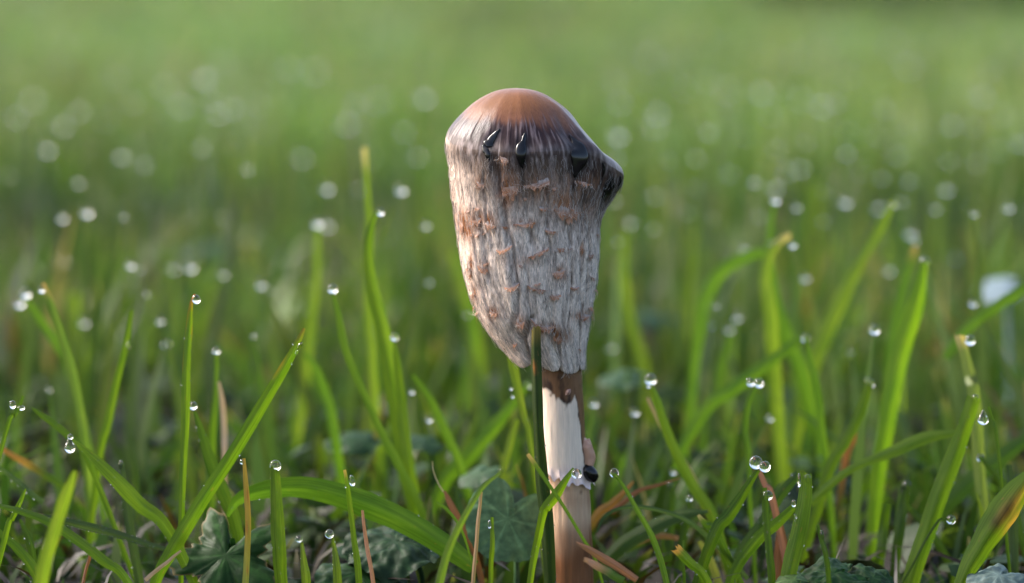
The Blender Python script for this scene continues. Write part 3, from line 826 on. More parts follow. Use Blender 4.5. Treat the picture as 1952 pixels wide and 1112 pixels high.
# stem: brown wet core, white outer layer torn off half way down
NS = 120
sth = np.linspace(0, 2 * np.pi, NS, endpoint=False)
def stem_tube(pys, L_, R_, grow=0.0, rows=90):
    py = np.linspace(pys[0], pys[-1], rows)
    l = np.interp(py, pys, L_); r = np.interp(py, pys, R_)
    c = (l + r) / 2; w = (r - l) / 2
    G = np.empty((rows, NS, 3))
    for k in range(rows):
        o = PY(c[k], py[k], 0.0); rad = w[k] * PX + grow
        G[k] = o + np.stack([rad * np.cos(sth), -rad * .95 * np.sin(sth), 0 * sth], -1)
    return G, py
G, py = stem_tube([650,705,830,925,993,1094,1250], [1034,1034,1037,1047,1048,1048,1044], [1106,1106,1112,1122,1127,1131,1137])
ang = sth[None, :] / (2 * np.pi); pyn = py[:, None]
G += (norm(G - G.mean(1, keepdims=True)) * (.12e-3 * vnoise(ang * 40, pyn / 60, 51, 40) + .18e-3 * vnoise(ang * 6, pyn / 40, 52, 6))[..., None])
n_ = vnoise(ang * 30, pyn / 45, 53, 30); n2 = vnoise(ang * 7, pyn / 35, 54, 7)
sc_ = lerp(C3(.52, .35, .225), C3(.20, .080, .030), smooth(935, 1075, pyn + 40 * n2)[..., None])
sc_ = lerp(sc_, C3(.10, .038, .016), (np.clip(n2 * .8 + n_ * .5 - .25, 0, 1) * smooth(940, 1020, pyn))[..., None])
edge = smooth(.55, .95, np.abs(np.cos(sth)))[None, :]
sc_ = lerp(sc_, C3(.20, .085, .04), (edge * .45 * smooth(.1, .8, n_ + .4))[..., None])
fl = np.stack([np.broadcast_to(sth * .0045, G.shape[:2]), np.broadcast_to(pyn * PX, G.shape[:2]), np.zeros(G.shape[:2])], -1)
ringdark = np.exp(-.5 * ((pyn - 934) / 6) ** 2) * smooth(.15, .6, vnoise(ang * 26, pyn / 9, 55, 26))
sc_ = lerp(sc_, C3(.09, .035, .018), (ringdark * .8)[..., None])
mesh_obj('stem_core', G.reshape(-1, 3), grid_faces(len(py), NS, True), M_STEM, mush, BASE, sc_.reshape(-1, 3), fl.reshape(-1, 3))

G, py = stem_tube([640,705,830,900,940], [1031,1030,1033,1037,1040], [1109,1109,1114,1118,1122], .12e-3, 110)
# torn lower edge
deg = np.degrees(sth)
tear = periodic([0,20,40,60,75,85,95,105,118,128,138,150,165,180,220,270,320], [926,924,926,922,916,924,914,908,916,900,904,898,902,894,905,900,915], deg)
tear = tear + 7 * vnoise(deg / 11, deg * 0, 61) + 3 * vnoise(deg / 5, deg * 0, 62)
t = np.linspace(0, 1, len(py))[:, None]
top_z = G[0, :, 2]; bot_z = np.array([PY(1078, v, -.0045 * math.sin(a))[2] for v, a in zip(tear, sth)])
cxs = G[:, :, :].mean(1)
zc = cxs[:, 2][::-1]
for k in range(len(py)):
    z = top_z + (bot_z - top_z) * t[k]
    cx_ = np.interp(z, zc, cxs[:, 0][::-1]); rad = np.interp(z, zc, ((G[:, :, 0].max(1) - G[:, :, 0].min(1)) / 2)[::-1])
    flare = .55e-3 * smooth(.93, 1, t[k]) * (1 + .8 * vnoise(deg / 14, deg * 0, 63))
    G[k] = np.stack([cx_ + (rad + flare) * np.cos(sth), -(rad + flare) * .95 * np.sin(sth), z], -1)
G += norm(G - G.mean(1, keepdims=True)) * (.05e-3 * vnoise(ang * 40, t * 9, 64, 40) + .05e-3 * vnoise(ang * 10, t * 8, 65, 10))[..., None]
gx, gy, _ = project(G.reshape(-1, 3)); gx = gx.reshape(G.shape[:2]); gy = gy.reshape(G.shape[:2])
inkline = np.interp(gx, [1028,1036,1050,1066,1080,1090,1096,1101,1106,1110,1116], [735,742,752,762,776,772,750,782,815,860,895])
wob = 6 * vnoise(gx / 5, gy / 9, 66) + 5 * vnoise(gx / 12, gy / 14, 67)
st = 1 - smooth(-3, 5, gy - inkline + wob)
back = (np.sin(sth) < 0)[None, :]
st = np.where(back, 1 - smooth(735, 760, gy + wob), st)
white = C3(.72, .58, .46) * (1 + .05 * vnoise(gx / 4, gy / 40, 68))[..., None]
stain = lerp(C3(.165, .080, .036), C3(.034, .014, .008), smooth(-.4, .9, vnoise(gx / 7, gy / 16, 69) + .4 * vnoise(gx / 3, gy / 10, 70) + smooth(-34, -4, gy - inkline) * 1.1 - .55)[..., None])
wc = lerp(white, stain, st[..., None])
wc = lerp(wc, C3(.62, .47, .44), smooth(880, 905, gy)[..., None] * .6)
wc[-2:] = C3(.66, .52, .50)
mesh_obj('stem_outer_layer', G.reshape(-1, 3), grid_faces(len(py), NS, True), M_STEM, mush, BASE, wc.reshape(-1, 3), np.stack([np.broadcast_to(sth * .0045, G.shape[:2]), np.broadcast_to(t * .03, G.shape[:2]), 0 * gx], -1).reshape(-1, 3))
# torn flap on the right of the stem
def blob(name, c, ax, rad, mat, parent, col=None, bumpy=0.0, seed=0, label=None):
    """smooth rounded body with axes ax (3x3 rows) and radii rad"""
    nr, nc = 22, 28
    ph = np.linspace(1e-3, np.pi - 1e-3, nr)[:, None]; ps = np.linspace(0, 2 * np.pi, nc, endpoint=False)[None, :]
    u = np.stack([np.sin(ph) * np.cos(ps), np.sin(ph) * np.sin(ps), np.cos(ph) * np.ones_like(ps)], -1)
    if bumpy: u = u * (1 + bumpy * vnoise(u[..., 0] * 3 + 9, u[..., 2] * 4 + u[..., 1] * 3 + 9, seed))[..., None]
    V = np.asarray(c) + (u * np.asarray(rad)) @ np.asarray(ax)
    o = mesh_obj(name, V.reshape(-1, 3), grid_faces(nr, nc, True)[:, ::-1], mat, parent, BASE if parent is not None else c,
                 None if col is None else np.broadcast_to(col, (nr * nc, 3)))
    if label: o['label'] = label
    return o
def tilt(deg_):
    a = R(deg_); return np.array([[math.cos(a), 0, -math.sin(a)], [0, 1, 0], [math.sin(a), 0, math.cos(a)]])
fc = PY(1119, 866, -.001)
blob('torn_flap', fc, tilt(-12), (.0017, .0017, .0037), M_STEM, mush, C3(.48, .27, .18), .25, 3, 'pinkish torn flap on the right of the stem')
blob('ink_drop', PY(1125, 903, -.0022), tilt(-38), (.00150, .0014, .00215), M_INK, mush, None, .06, 5, 'glossy black bead clinging to the right of the stem')
blob('stem_knot', PY(1083, 748, -.0045), tilt(40), (.00045, .0004, .0007), M_STEM, mush, C3(.36, .22, .18), .3, 8)

# ------------------------------------------------------------------ dew drops
def drop_mesh(kind):
    nr, nc = 18, 26
    ph = np.linspace(0.02, np.pi - .02, nr); ps = np.linspace(0, 2 * np.pi, nc, endpoint=False)
    r_ = np.sin(ph); z = np.cos(ph)
    if kind == 'hanging':
        z = np.where(z > 0, z * (1 + .75 * z ** 2), z); r_ = r_ * np.where(np.cos(ph) > 0, 1 - .35 * np.cos(ph) ** 1, 1)
    V = np.stack([r_[:, None] * np.cos(ps), r_[:, None] * np.sin(ps), z[:, None] * np.ones(nc)], -1).reshape(-1, 3)
    F = grid_faces(nr, nc, True)[:, ::-1]
    o = mesh_obj('dew_' + kind, V, F, M_DROP)
    # close the poles
    import bmesh
    bm = bmesh.new(); bm.from_mesh(o.data)
    bmesh.ops.holes_fill(bm, edges=[e for e in bm.edges if e.is_boundary], sides=0)
    bmesh.ops.recalc_face_normals(bm, faces=bm.faces); bm.to_mesh(o.data); bm.free()
    for p in o.data.polygons: p.use_smooth = True
    me = o.data; bpy.data.objects.remove(o); return me
DROP = {'round': drop_mesh('round'), 'hanging': drop_mesh('hanging')}
def dew(p, r, label, kind='round', sx=1.0, sz=1.0, rot=0.0, group=None):
    o = bpy.data.objects.new('dew_drop', DROP[kind]); COL.objects.link(o)
    o.location = tuple(p); o.scale = (r * sx, r * (sx + sz) / 2, r * sz); o.rotation_euler = (0, R(rot), 0)
    tag(o, label, 'dew drop', group or 'dew drops on the grass near the mushroom'); return o

# ------------------------------------------------------------------ single blades
G1 = C3(.088, .160, .013); G2 = C3(.062, .122, .014); G3 = C3(.034, .070, .012); G4 = C3(.125, .190, .026); GB = C3(.040, .072, .035)
BR = C3(.20, .085, .04); TAN = C3(.42, .28, .19); YEL = C3(.36, .24, .045); STRAW = C3(.36, .24, .15)
def blade(label, pts, widths, s=0.0, col=G1, tip='point', roll=0.0, fold=.18, tipcol=None, mat=None, cat='grass blade', spots=None, drops=(), ground=True, basecol=None, name='blade_of_grass'):
    """pts: photograph pixels from tip to foot; s: millimetres behind the mushroom plane (number or list)"""
    ss = np.full(len(pts), s, float) if np.isscalar(s) else np.array(s, float)
    P = [PS(x, y, k * 1e-3) for (x, y), k in zip(pts, ss)]; W = list(widths)
    if drops: W[0] = max(W[0], 5.5)
    if ground:
        last = P[-1]; d = norm(P[-1] - P[-2]); d = norm(d * .8 + np.array([0, .0, -.7]))
        if last[2] > .001 and d[2] < -.1:
            k = min(last[2] / -d[2], .08); P.append(last + d * k); W.append(W[-1] * .75)
    n = 34
    arr = catmull(np.hstack([np.array(P), np.array(W)[:, None]]), n)
    path, w = arr[:, :3], np.maximum(arr[:, 3], .4) * PX * .5
    ts = np.linspace(0, 1, n); sd_n = int(abs(pts[0][0] * 7 + pts[0][1]))
    w = w * (1 + .07 * vnoise(ts * 9, ts * 0 + .5, sd_n) + .04 * vnoise(ts * 22, ts * 0 + .5, sd_n + 1))
    path = path + (RT[None] * vnoise(ts * 5, ts * 0 + .5, sd_n + 2)[:, None] + FWD[None] * 2.5 * vnoise(ts * 4, ts * 0 + .5, sd_n + 3)[:, None]) * .00028 * smooth(0, .2, ts)[:, None]
    T = norm(np.gradient(path, axis=0)); view = norm(path - CAM)
    A = norm(np.cross(T, view)); B = np.cross(A, T)
    rl = R(roll) * np.linspace(1, .4, n)[:, None]
    A2 = A * np.cos(rl) + B * np.sin(rl); B2 = -A * np.sin(rl) + B * np.cos(rl)
    w = w / max(math.cos(R(roll)), .45)
    u = np.linspace(-1, 1, 9); NC = 9
    V = path[:, None] + A2[:, None] * (u[None, :] * w[:, None])[..., None] + B2[:, None] * (fold * (np.abs(u)[None, :] - .5) * w[:, None] * 1.2)[..., None]
    if tip == 'cut':
        T0 = T[0]; jag = np.random.default_rng(sd_n).uniform(-.35, .6, NC)
        V[0] += -T0 * (w[0] * jag)[:, None]
    t = np.linspace(0, 1, n)[:, None, None]
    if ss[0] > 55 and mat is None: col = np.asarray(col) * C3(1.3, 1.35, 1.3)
    C_ = np.broadcast_to(np.asarray(col), (n, NC, 3)).copy()
    C_ *= (1 + .14 * np.exp(-(u / .18) ** 2))[None, :, None]
    if basecol is not None: C_ = lerp(C_, np.asarray(basecol), smooth(.25, .75, t))
    if tipcol is not None: C_ = lerp(np.asarray(tipcol) * np.ones_like(C_), C_, smooth(.0, .07, t + .012 * np.random.default_rng(sd_n).uniform(-1, 1, NC)[None, :, None]))
    if spots is not None:
        for (st_, su, ln, cc) in spots:
            k = np.exp(-.5 * (((t[:, :, 0] - st_) / ln) ** 2 + ((u[None] - su) / .24) ** 2))[..., None]
            C_ = lerp(C_, np.asarray(cc), np.clip(k * .8, 0, 1))
    L = np.linalg.norm(np.diff(path, axis=0), axis=1).sum()
    fl_ = np.stack([np.broadcast_to(u, (n, NC)), np.broadcast_to(np.linspace(0, L, n)[:, None] * 8, (n, NC)), np.full((n, NC), random.random() * 50)], -1)
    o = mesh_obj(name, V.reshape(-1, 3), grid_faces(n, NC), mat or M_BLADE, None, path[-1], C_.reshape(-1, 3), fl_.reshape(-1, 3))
    tag(o, label, cat, 'single blades round the mushroom', 'thing')
    if abs(ss[0]) < 30 and mat is None and max(widths) > 9: bead_jobs.append((o, V, sd_n))
    for dr in drops:
        x, y, r_ = dr[0], dr[1], dr[2]; kw = dr[4] if len(dr) > 4 else {}
        sd_ = kw.pop('s', float(ss[0])) if kw else float(ss[0])
        fwd_ = kw.pop('front', .0004)
        dew(PS(x, y, sd_ * 1e-3 - fwd_), r_ * PX * (D0 + sd_ * 1e-3) / D0, dr[3], **kw)
    return o

RUST = C3(.34, .12, .03)
bead_jobs = []
# --- left third
blade('tall narrow upright blade with rust specks, a drop hooked at its tip', [(371,561),(365,575),(361,620),(357,700),(353,800),(349,900),(346,1010)], [2,6,13,17,17,14,12], 0, G1, fold=.35,
      tipcol=RUST, spots=[(.06,-1.2,.04,RUST),(.12,1.2,.012,RUST),(.2,-1.2,.012,RUST)],
      drops=[(374,571,8,'dew drop hooked under the tip of the tall rust-specked blade',dict(sz=1.15,rot=-20))])
blade('long smooth blade leaning right across the lower left', [(580,626),(567,655),(540,705),(500,772),(440,870),(380,965),(330,1050),(300,1105)], [2,13,19,22,24,27,26,22], -5, G1*C3(.95,1,1.1), roll=12, fold=.25, tipcol=C3(.12,.10,.03),
      spots=[(.13,-.9,.02,YEL)], drops=[(571,660,6,'white drop on the upper edge of the long right-leaning blade',dict(sx=.7,sz=1.5,rot=35)), (566,671,4,'tiny bead just below the white drop on the long leaning blade',dict(sx=.8,sz=1.3,rot=20))])
blade('mid green blade crossing behind the long leaning blade, drop on tip', [(371,784),(384,825),(404,888),(430,950),(452,1005)], [4,16,25,27,23], 12, G2, roll=-10, drops=[(368,774,8,'round drop on the tip of the blade beside the rust-specked one')])
blade('broad blade sloping down right from a large hanging drop', [(138,838),(172,868),(218,912),(268,962),(322,1014)], [4,16,25,27,22], -3, G1, roll=20, fold=.3,
      drops=[(133,853,10,'large bright drop hanging at the left end of the broad sloping blade',dict(kind='hanging',sz=1.15)), (134,833,5.5,'small clear bead above the large hanging drop on the left')])
blade('short blade sloping down behind the broad drop-tipped blade', [(60,777),(84,795),(128,830),(172,885)], [3,12,14,12], 12, G2)
blade('low blade arching from the left edge to the bottom', [(-10,962),(40,975),(92,995),(150,1030),(200,1070),(240,1104)], [8,12,16,18,18,16], -14, G2*1.1, roll=15, fold=.3)
blade('pale blurred blade standing in front at lower left', [(143,898),(126,945),(105,1010),(80,1100)], [6,19,22,22], -62, G4*1.15, roll=8)
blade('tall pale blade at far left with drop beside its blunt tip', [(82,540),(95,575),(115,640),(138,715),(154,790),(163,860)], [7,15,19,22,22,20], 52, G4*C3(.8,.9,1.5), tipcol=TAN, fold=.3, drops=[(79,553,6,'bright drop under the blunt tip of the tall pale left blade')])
blade('blurred blade at far left under two big round drops', [(52,572),(80,615),(110,662),(136,722)], [9,18,20,18], 95, G2*1.2, drops=[(49,560,9,'upper right of two touching drops at the far left'), (37,578,9,'lower left of two touching drops at the far left',dict(s=130))])
blade('slim upright blade with an oblong drop on its side, left', [(252,592),(246,622),(238,665),(222,732),(205,810),(190,868)], [3,10,13,16,18,16], 40, G1, drops=[(244,661,6,'oblong drop on the side of a slim left blade',dict(sx=.7,sz=1.5,rot=15))])
blade('straight thin blade topped by one round drop, left of centre', [(412,672),(411,740),(408,800),(405,870)], [8,12,14,14], 50, G2*1.2, drops=[(412,669,7,'round drop topping the straight thin blade left of centre')])
blade('pinkish dead sheath beside the straight thin blade', [(417,728),(423,765),(427,835),(428,870)], [5,10,12,10], 46, C3(.50,.36,.32), mat=M_DEAD, cat='dead blade', name='blade_of_dead_grass')
blade('blurred tall blade with bright round drop, left of the tallest pair', [(605,432),(602,520),(595,610),(585,690),(571,800),(560,860)], [12,18,22,25,26,25], 170, G4, drops=[(604,426,8,'bright round drop on the blurred tall blade left of the tallest pair')])
blade('long curved blade with a big round drop, sweeping down right', [(633,556),(645,600),(660,672),(698,760),(730,830),(762,892),(803,975)], [5,13,17,14,16,17,14], 42, G2*1.15, roll=10, drops=[(634,551,9.5,'big round drop on the tip of the long curved blade')])
blade('tallest upright blade with a beige cut tip, left of the cap', [(694,282),(699,360),(703,440),(700,520),(703,610),(712,720)], [11,14,17,18,20,20], 110, G4, tip='cut', tipcol=C3(.6,.5,.36))
blade('wide upright blade hooking at the top under a bright drop', [(722,402),(709,425),(702,475),(710,540),(726,612),(742,702),(760,800),(775,900),(788,960)], [4,12,17,25,30,34,36,36,30], 50, G1*1.1, roll=10, fold=.4, drops=[(725,405,7,'bright drop on the hooked top of the wide upright blade')])
blade('short upright blade with a brown-specked drop, beside the wide upright', [(752,655),(757,690),(765,760),(776,850),(790,950)], [3,15,19,22,18], 44, G1, drops=[(752,643,7.5,'drop with brown fleck on the short blade beside the wide upright')])
blade('drooping blade right behind the long leaning blade tip', [(582,674),(602,702),(620,750),(636,812)], [8,15,21,23], 85, G2*1.25)
blade('yellow-green blurred blade at mid left', [(140,560),(150,640),(158,720)], [30,34,30], 260, G4)
blade('blue-green narrow blade rising behind the arching leaf', [(786,715),(820,760),(852,830),(880,900)], [6,14,20,20], 62, G2*1.1, drops=[(785,747,5,'small drop on a tan stalk left of the stem'), (818,800,6,'pale drop beside the narrow blade left of the stem')])
blade('green blade rising behind the narrow blade, left of the stem', [(905,560),(900,640),(890,730),(868,830)], [18,26,28,26], 190, G2*1.25)
blade('soft wide blade behind the cap hem', [(862,480),(885,560),(905,640),(915,720)], [18,26,30,28], 230, G4)
# --- around the stem
blade('bright blade emerging under the left lobe of the cap', [(970,655),(978,695),(988,742),(1000,795),(1012,850)], [12,19,17,13,10], 26, G4, drops=[(974,741,3.2,'upper of two tiny beads beside the cap hem'), (977,756,3.2,'lower of two tiny beads beside the cap hem')])
blade('wide oblique blade rising to the stem from lower left', [(1008,728),(980,764),(930,826),(882,880),(850,915)], [10,20,32,34,30], 70, G2*1.1, drops=[(1006,735,6.5,'pale drop at the upper end of the oblique blade by the stem')])
blade('thin bright blade leaning behind the leaf, drop on it', [(985,800),(970,850),(958,910)], [12,16,16], 45, G4, drops=[(956,896,5,'clear bead on the thin bright blade above the crinkled leaf')])
blade('dark straight cut blade standing in front of the cap hem', [(1020,628),(1020,700),(1022,780),(1028,860),(1032,930),(1040,1010)], [18,18,18,20,22,22], -13, G3*.7, tip='cut', tipcol=C3(.2,.16,.05), roll=-38, fold=.5, spots=[(.12,-.1,.012,RUST)])  # green darkened to paint in the shade this blade stands in
blade('small blade crossing the stem with a clear drop at its tip', [(1094,893),(1077,918),(1057,947),(1040,968),(1030,1000)], [4,12,18,18,14], -17, G1*.95, roll=20, fold=.35, drops=[(1099,903,10,'clear drop at the blade tip in front of the stem'),])
blade('thin curved pale stalk crossing the foot of the stem', [(1006,866),(1022,888),(1048,928),(1084,980),(1114,1030),(1138,1076)], [6,8,7,6,6,6], -24, G2*1.2, tipcol=TAN, name='grass_stalk', cat='grass stalk')
blade('small upright blade in front of the crinkled leaf', [(938,986),(939,1040),(937,1100)], [4,9,9], -9, G1, drops=[(933,1000,5,'bright bead on the small blade before the crinkled leaf',dict(sx=.7,sz=1.6)),])
blade('straight brown straw standing before the crinkled leaf', [(917,938),(911,1000),(901,1100)], [6,7,7], -11, STRAW, tip='cut', mat=M_DEAD, cat='straw', name='dry_straw', fold=.5)
blade('blurred pale thin blade arching right in front of the big arch', [(952,902),(912,938),(872,1010),(838,1104)], [4,9,13,15], -36, G4*C3(.9,1,1.3))
blade('red-brown dead shoot with frayed tip, left of the stem', [(847,936),(856,955),(876,995),(905,1055)], [4,11,15,12], 12, C3(.24,.105,.065), mat=M_DEAD, cat='dead shoot', name='dead_shoot')
blade('fine whisker of dry fibre above the red-brown shoot', [(824,880),(828,905),(846,938)], [1.5,2,3], 12, C3(.4,.34,.28), mat=M_DEAD, cat='dry fibre', name='dry_fibre', ground=False)
blade('hair-thin blade curling down from beside the red-brown shoot', [(832,958),(852,972),(876,1005),(896,1060)], [5,6,5,4], -2, G2*1.3)
blade('slim dark blade with a drop hung under its tip, crossing the arch', [(657,896),(666,945),(674,1020),(682,1104)], [3,9,10,12], -6, G1*.85, roll=25, tipcol=C3(.3,.2,.1), drops=[(671,917,8,'half-round drop on the slim blade crossing the big arch',dict(sx=.75,sz=1.35,rot=-8))])
blade('thin pinkish dead stem standing before the big arch', [(691,973),(697,1030),(711,1104)], [5,7,8], -9, C3(.40,.20,.14), tip='cut', mat=M_DEAD, cat='dead stem', name='dead_stalk', fold=.5)
blade('big broad blade arching over from the left to the right bottom', [(434,985),(452,955),(490,938),(545,930),(600,934),(680,957),(760,990),(840,1036),(905,1082)], [6,20,30,36,40,46,44,38,26], 3, G2*C3(.85,.95,1.3), roll=-30, fold=.22, ground=False)
blade('stout upright cut blade carrying a round drop, left of the arch crown', [(524,893),(526,950),(531,1018),(534,1060)], [17,23,27,26], -9, G1*.9, tip='cut', fold=.3, drops=[(525,888,11,'round drop sitting on the stout cut blade')])
blade('yellow-orange dying blade standing upright, lower left', [(465,874),(469,930),(472,1000),(468,1104)], [5,10,11,12], -13, YEL, mat=M_DEAD, basecol=C3(.24,.26,.04), cat='dying blade', name='blade_of_dying_grass', spots=[(.2,.3,.03,RUST),(.38,-.4,.025,RUST),(.6,.4,.012,RUST)], drops=[(462,881,5,'white drop on the side of the yellow blade')])
blade('short pointed blade with a drop, left of two at the bottom', [(575,1034),(580,1075),(583,1110)], [5,13,17], -14, G4, drops=[(570,1028,7,'drop on the left of two short bottom blades')])
blade('short pointed blade with a drop, right of two at the bottom', [(634,1024),(640,1070),(643,1110)], [5,13,17], -16, G4*.95, drops=[(628,1018,9,'drop on the right of two short bottom blades')])
blade('dark blade upright behind the broad sloping one, blunt tip', [(232,884),(237,930),(248,1010),(264,1104)], [8,14,17,18], 10, GB, drops=[(231,888,6.5,'oblong grey drop on the dark blade under the sloping one',dict(sx=.8,sz=1.6))])
bd = blade('dark blade lying low with a row of beads along its edge', [(70,981),(110,990),(170,1005),(240,1024),(322,1050)], [5,12,16,14,8], -4, GB*.9, tipcol=C3(.4,.3,.24), ground=False)
blade('tiny pointed blade at the left edge', [(49,932),(38,958),(22,990),(12,1012)], [3,9,11,11], -12, G1)
blade('bluish blade slanting in from the left edge', [(-8,888),(40,925),(82,958)], [8,11,10], 14, GB*1.3, ground=False)
blade('short twisted blade with two white drops at the left edge', [(44,755),(36,775),(26,795),(10,825)], [3,8,9,9], -4, G2, drops=[(40,778,6,'right white drop on the twisted left-edge blade',dict(sx=1.3,sz=.8)), (24,772,6,'left white drop on the twisted left-edge blade',dict(sz=1.4))])
blade('blade cut by the left edge near the bottom', [(-6,1010),(30,1045),(68,1092)], [10,17,20], -8, G2)
blade('orange-tipped blade lying in from the left edge', [(-6,850),(40,878),(80,902),(130,935)], [8,13,15,13], 42, C3(.30,.15,.06), basecol=G2, ground=False)
blade('dark slim blade down from the low left arch', [(38,990),(55,1030),(64,1085)], [6,14,14], -2, G3)
blade('thin red twig sticking up near the bottom left', [(174,1040),(170,1065),(160,1100)], [3,6,6], -8, C3(.22,.10,.06), mat=M_DEAD, cat='twig', name='twig', fold=.6, tip='cut')
blade('pink-brown dry stem lying in the bottom left', [(345,1050),(310,1078),(276,1106)], [4,7,8], -10, C3(.36,.26,.2), mat=M_DEAD, cat='dry stem', name='dry_stalk', ground=False)
# --- right of the stem
blade('thin curved blade right of the stem with a round drop on top', [(1170,903),(1190,928),(1214,970),(1245,1030),(1269,1104)], [4,7,9,11,11], -11, G2*1.25, roll=10, drops=[(1171,902,9,'round drop on the thin curved blade right of the stem')])
blade('wiry bluish blade arching low to the right of the stem', [(1138,1015),(1150,988),(1180,970),(1225,967),(1290,983),(1335,1012),(1390,1062),(1425,1104)], [4,6,7,8,9,9,9,9], 4, GB*1.25, ground=False)
blade('orange and green dying blade beside the stem foot', [(1208,918),(1190,938),(1165,962),(1130,995)], [4,10,15,18], 30, C3(.24,.12,.03), basecol=G2, mat=M_DEAD, cat='dying blade', name='blade_of_dying_grass')
blade('thin brown dead blade trailing right from the stem foot', [(1296,912),(1255,925),(1215,938),(1165,978)], [2,6,9,11], 28, BR*.8, mat=M_DEAD, cat='dead blade', name='blade_of_dead_grass', ground=False)
blade('curled red-brown dead blade on the ground before the stem', [(1098,1034),(1122,1046),(1150,1064),(1180,1082),(1215,1106)], [3,11,15,14,11], -27, C3(.27,.125,.07), mat=M_DEAD, tip='cut', cat='dead blade', name='blade_of_dead_grass', fold=.4, roll=20, ground=False)
blade('short frayed pink and green stub before the stem', [(1114,1066),(1140,1080),(1188,1108)], [8,14,14], -30, C3(.36,.2,.15), basecol=G2, mat=M_DEAD, tip='cut', cat='dead stub', name='dead_stub', ground=False)
blade('long oblique blade right of the stem with a large drop on top', [(1240,730),(1254,768),(1280,840),(1320,922),(1362,992)], [7,15,19,22,22], 34, G1*.9, roll=15, drops=[(1240,724,11,'large drop on the long oblique blade right of the stem'), (1236,736,4,'tiny bead under the large drop on the oblique blade')])
blade('beige dead strip running beside the long oblique blade', [(1234,758),(1270,832),(1332,932)], [7,9,7], 37, C3(.34,.28,.19), mat=M_DEAD, cat='dead strip', name='dead_strip')
blade('stout dark blade rising to a cluster of two drops', [(1446,896),(1420,935),(1388,985),(1362,1022)], [9,17,23,23], -3, G2*.85, roll=20, fold=.35, drops=[(1441,882,13,'upper left drop of the pair on the stout dark blade'), (1458,890,11,'lower right drop of the pair on the stout dark blade',dict(s=-6))])
blade('bent thin blade under two blurred drops', [(1440,738),(1426,768),(1420,820),(1426,872)], [9,13,12,11], 34, G2*1.3, drops=[(1431,729,8,'left blurred drop on the bent thin blade'), (1447,731,9,'right bright drop on the bent thin blade',dict(s=30))])
blade('narrow upright blade topped by a milky blob, bottom right', [(1457,930),(1461,980),(1466,1050),(1469,1104)], [9,13,14,14], -9, G2, fold=.4, drops=[(1463,945,9,'milky drop on top of the narrow upright blade',dict(sx=1.2,sz=1.1))])
blade('wide bright cut blade standing at the bottom right', [(1536,905),(1534,950),(1523,1012),(1503,1098)], [22,27,29,29], -13, G1*1.05, tip='cut', roll=-10, fold=.25,
      drops=[(1539,912,8,'clear drop on the cut end of the wide bright blade'), (1523,916,7,'long clear film of water on the left edge of the wide blade',dict(sx=.6,sz=2.0)), (1513,960,4.5,'upper bead in the crook left of the wide blade',dict(sz=1.6)), (1516,985,3.5,'lower bead in the crook left of the wide blade',dict(sz=1.5))])
blade('blade slanting up to the wide bright cut blade', [(1514,966),(1480,1000),(1445,1028),(1402,1090)], [14,21,22,20], 0, G2, roll=15)
blade('darker slanting blade behind the wide cut blade, bead at top', [(1522,902),(1488,945),(1452,1000),(1410,1060)], [16,22,23,20], 14, G3*1.2, drops=[(1511,908,5.5,'white bead on the dark slanting blade behind the wide one')])
blade('red-brown dead blade between the green ones at the bottom', [(1489,995),(1488,1030),(1484,1104)], [6,21,24], 8, BR, mat=M_DEAD, cat='dead blade', name='blade_of_dead_grass')
blade('short reddish dead stub under the paired drops', [(1447,896),(1458,925),(1472,958)], [8,12,14], 6, C3(.36,.16,.12), mat=M_DEAD, cat='dead stub', name='dead_stub')
blade('tiny blade with a long thin drop, bottom right', [(1559,1001),(1566,1032),(1576,1078)], [3,9,10], -18, G2, drops=[(1567,1020,5,'long thin drop on the tiny blade at bottom right',dict(sx=.8,sz=2.0,rot=-10))])
blade('cut blade with orange frayed end at the bottom, right of stem', [(1289,1046),(1316,1074),(1348,1108)], [18,17,16], -21, G1, tip='cut', tipcol=C3(.6,.3,.12), fold=.3)
blade('short blunt blade behind the arching wiry one', [(1331,982),(1345,1000),(1368,1022)], [6,14,16], 3, G2, tipcol=C3(.3,.25,.2))
blade('blurred yellowish stub low on the right of the stem', [(1333,1032),(1350,1062),(1368,1104)], [9,15,16], 24, C3(.2,.22,.07))
blade('slim dark blade with one drop, between stem and paired drops', [(1313,953),(1306,1000),(1294,1080)], [7,15,18], 26, G3, drops=[(1314,950,6.5,'drop on the slim dark blade right of the stem')])
blade('blurred dark blade under a fluffy white speck', [(1281,905),(1279,960),(1272,1060)], [14,19,22], 50, G3*1.1, drops=[(1283,900,6,'upper pale drop on the blurred dark blade'), (1277,927,7,'lower fluffy pale drop on the blurred dark blade',dict(sz=1.4))])
blade('tiny thin blade beside the orange-ended cut blade', [(1303,1030),(1301,1060),(1304,1104)], [4,6,6], -6, G2)
blade('broken straw lying right of the stem foot', [(1205,1040),(1255,1022),(1310,1030)], [8,12,8], 30, C3(.24,.13,.06), mat=M_DEAD, cat='straw', name='dry_straw', ground=False)
blade('green blade lying across the ground right of the stem', [(1350,975),(1290,985),(1200,1030),(1150,1075)], [6,24,28,20], 20, G3*1.1, roll=-30, ground=False)
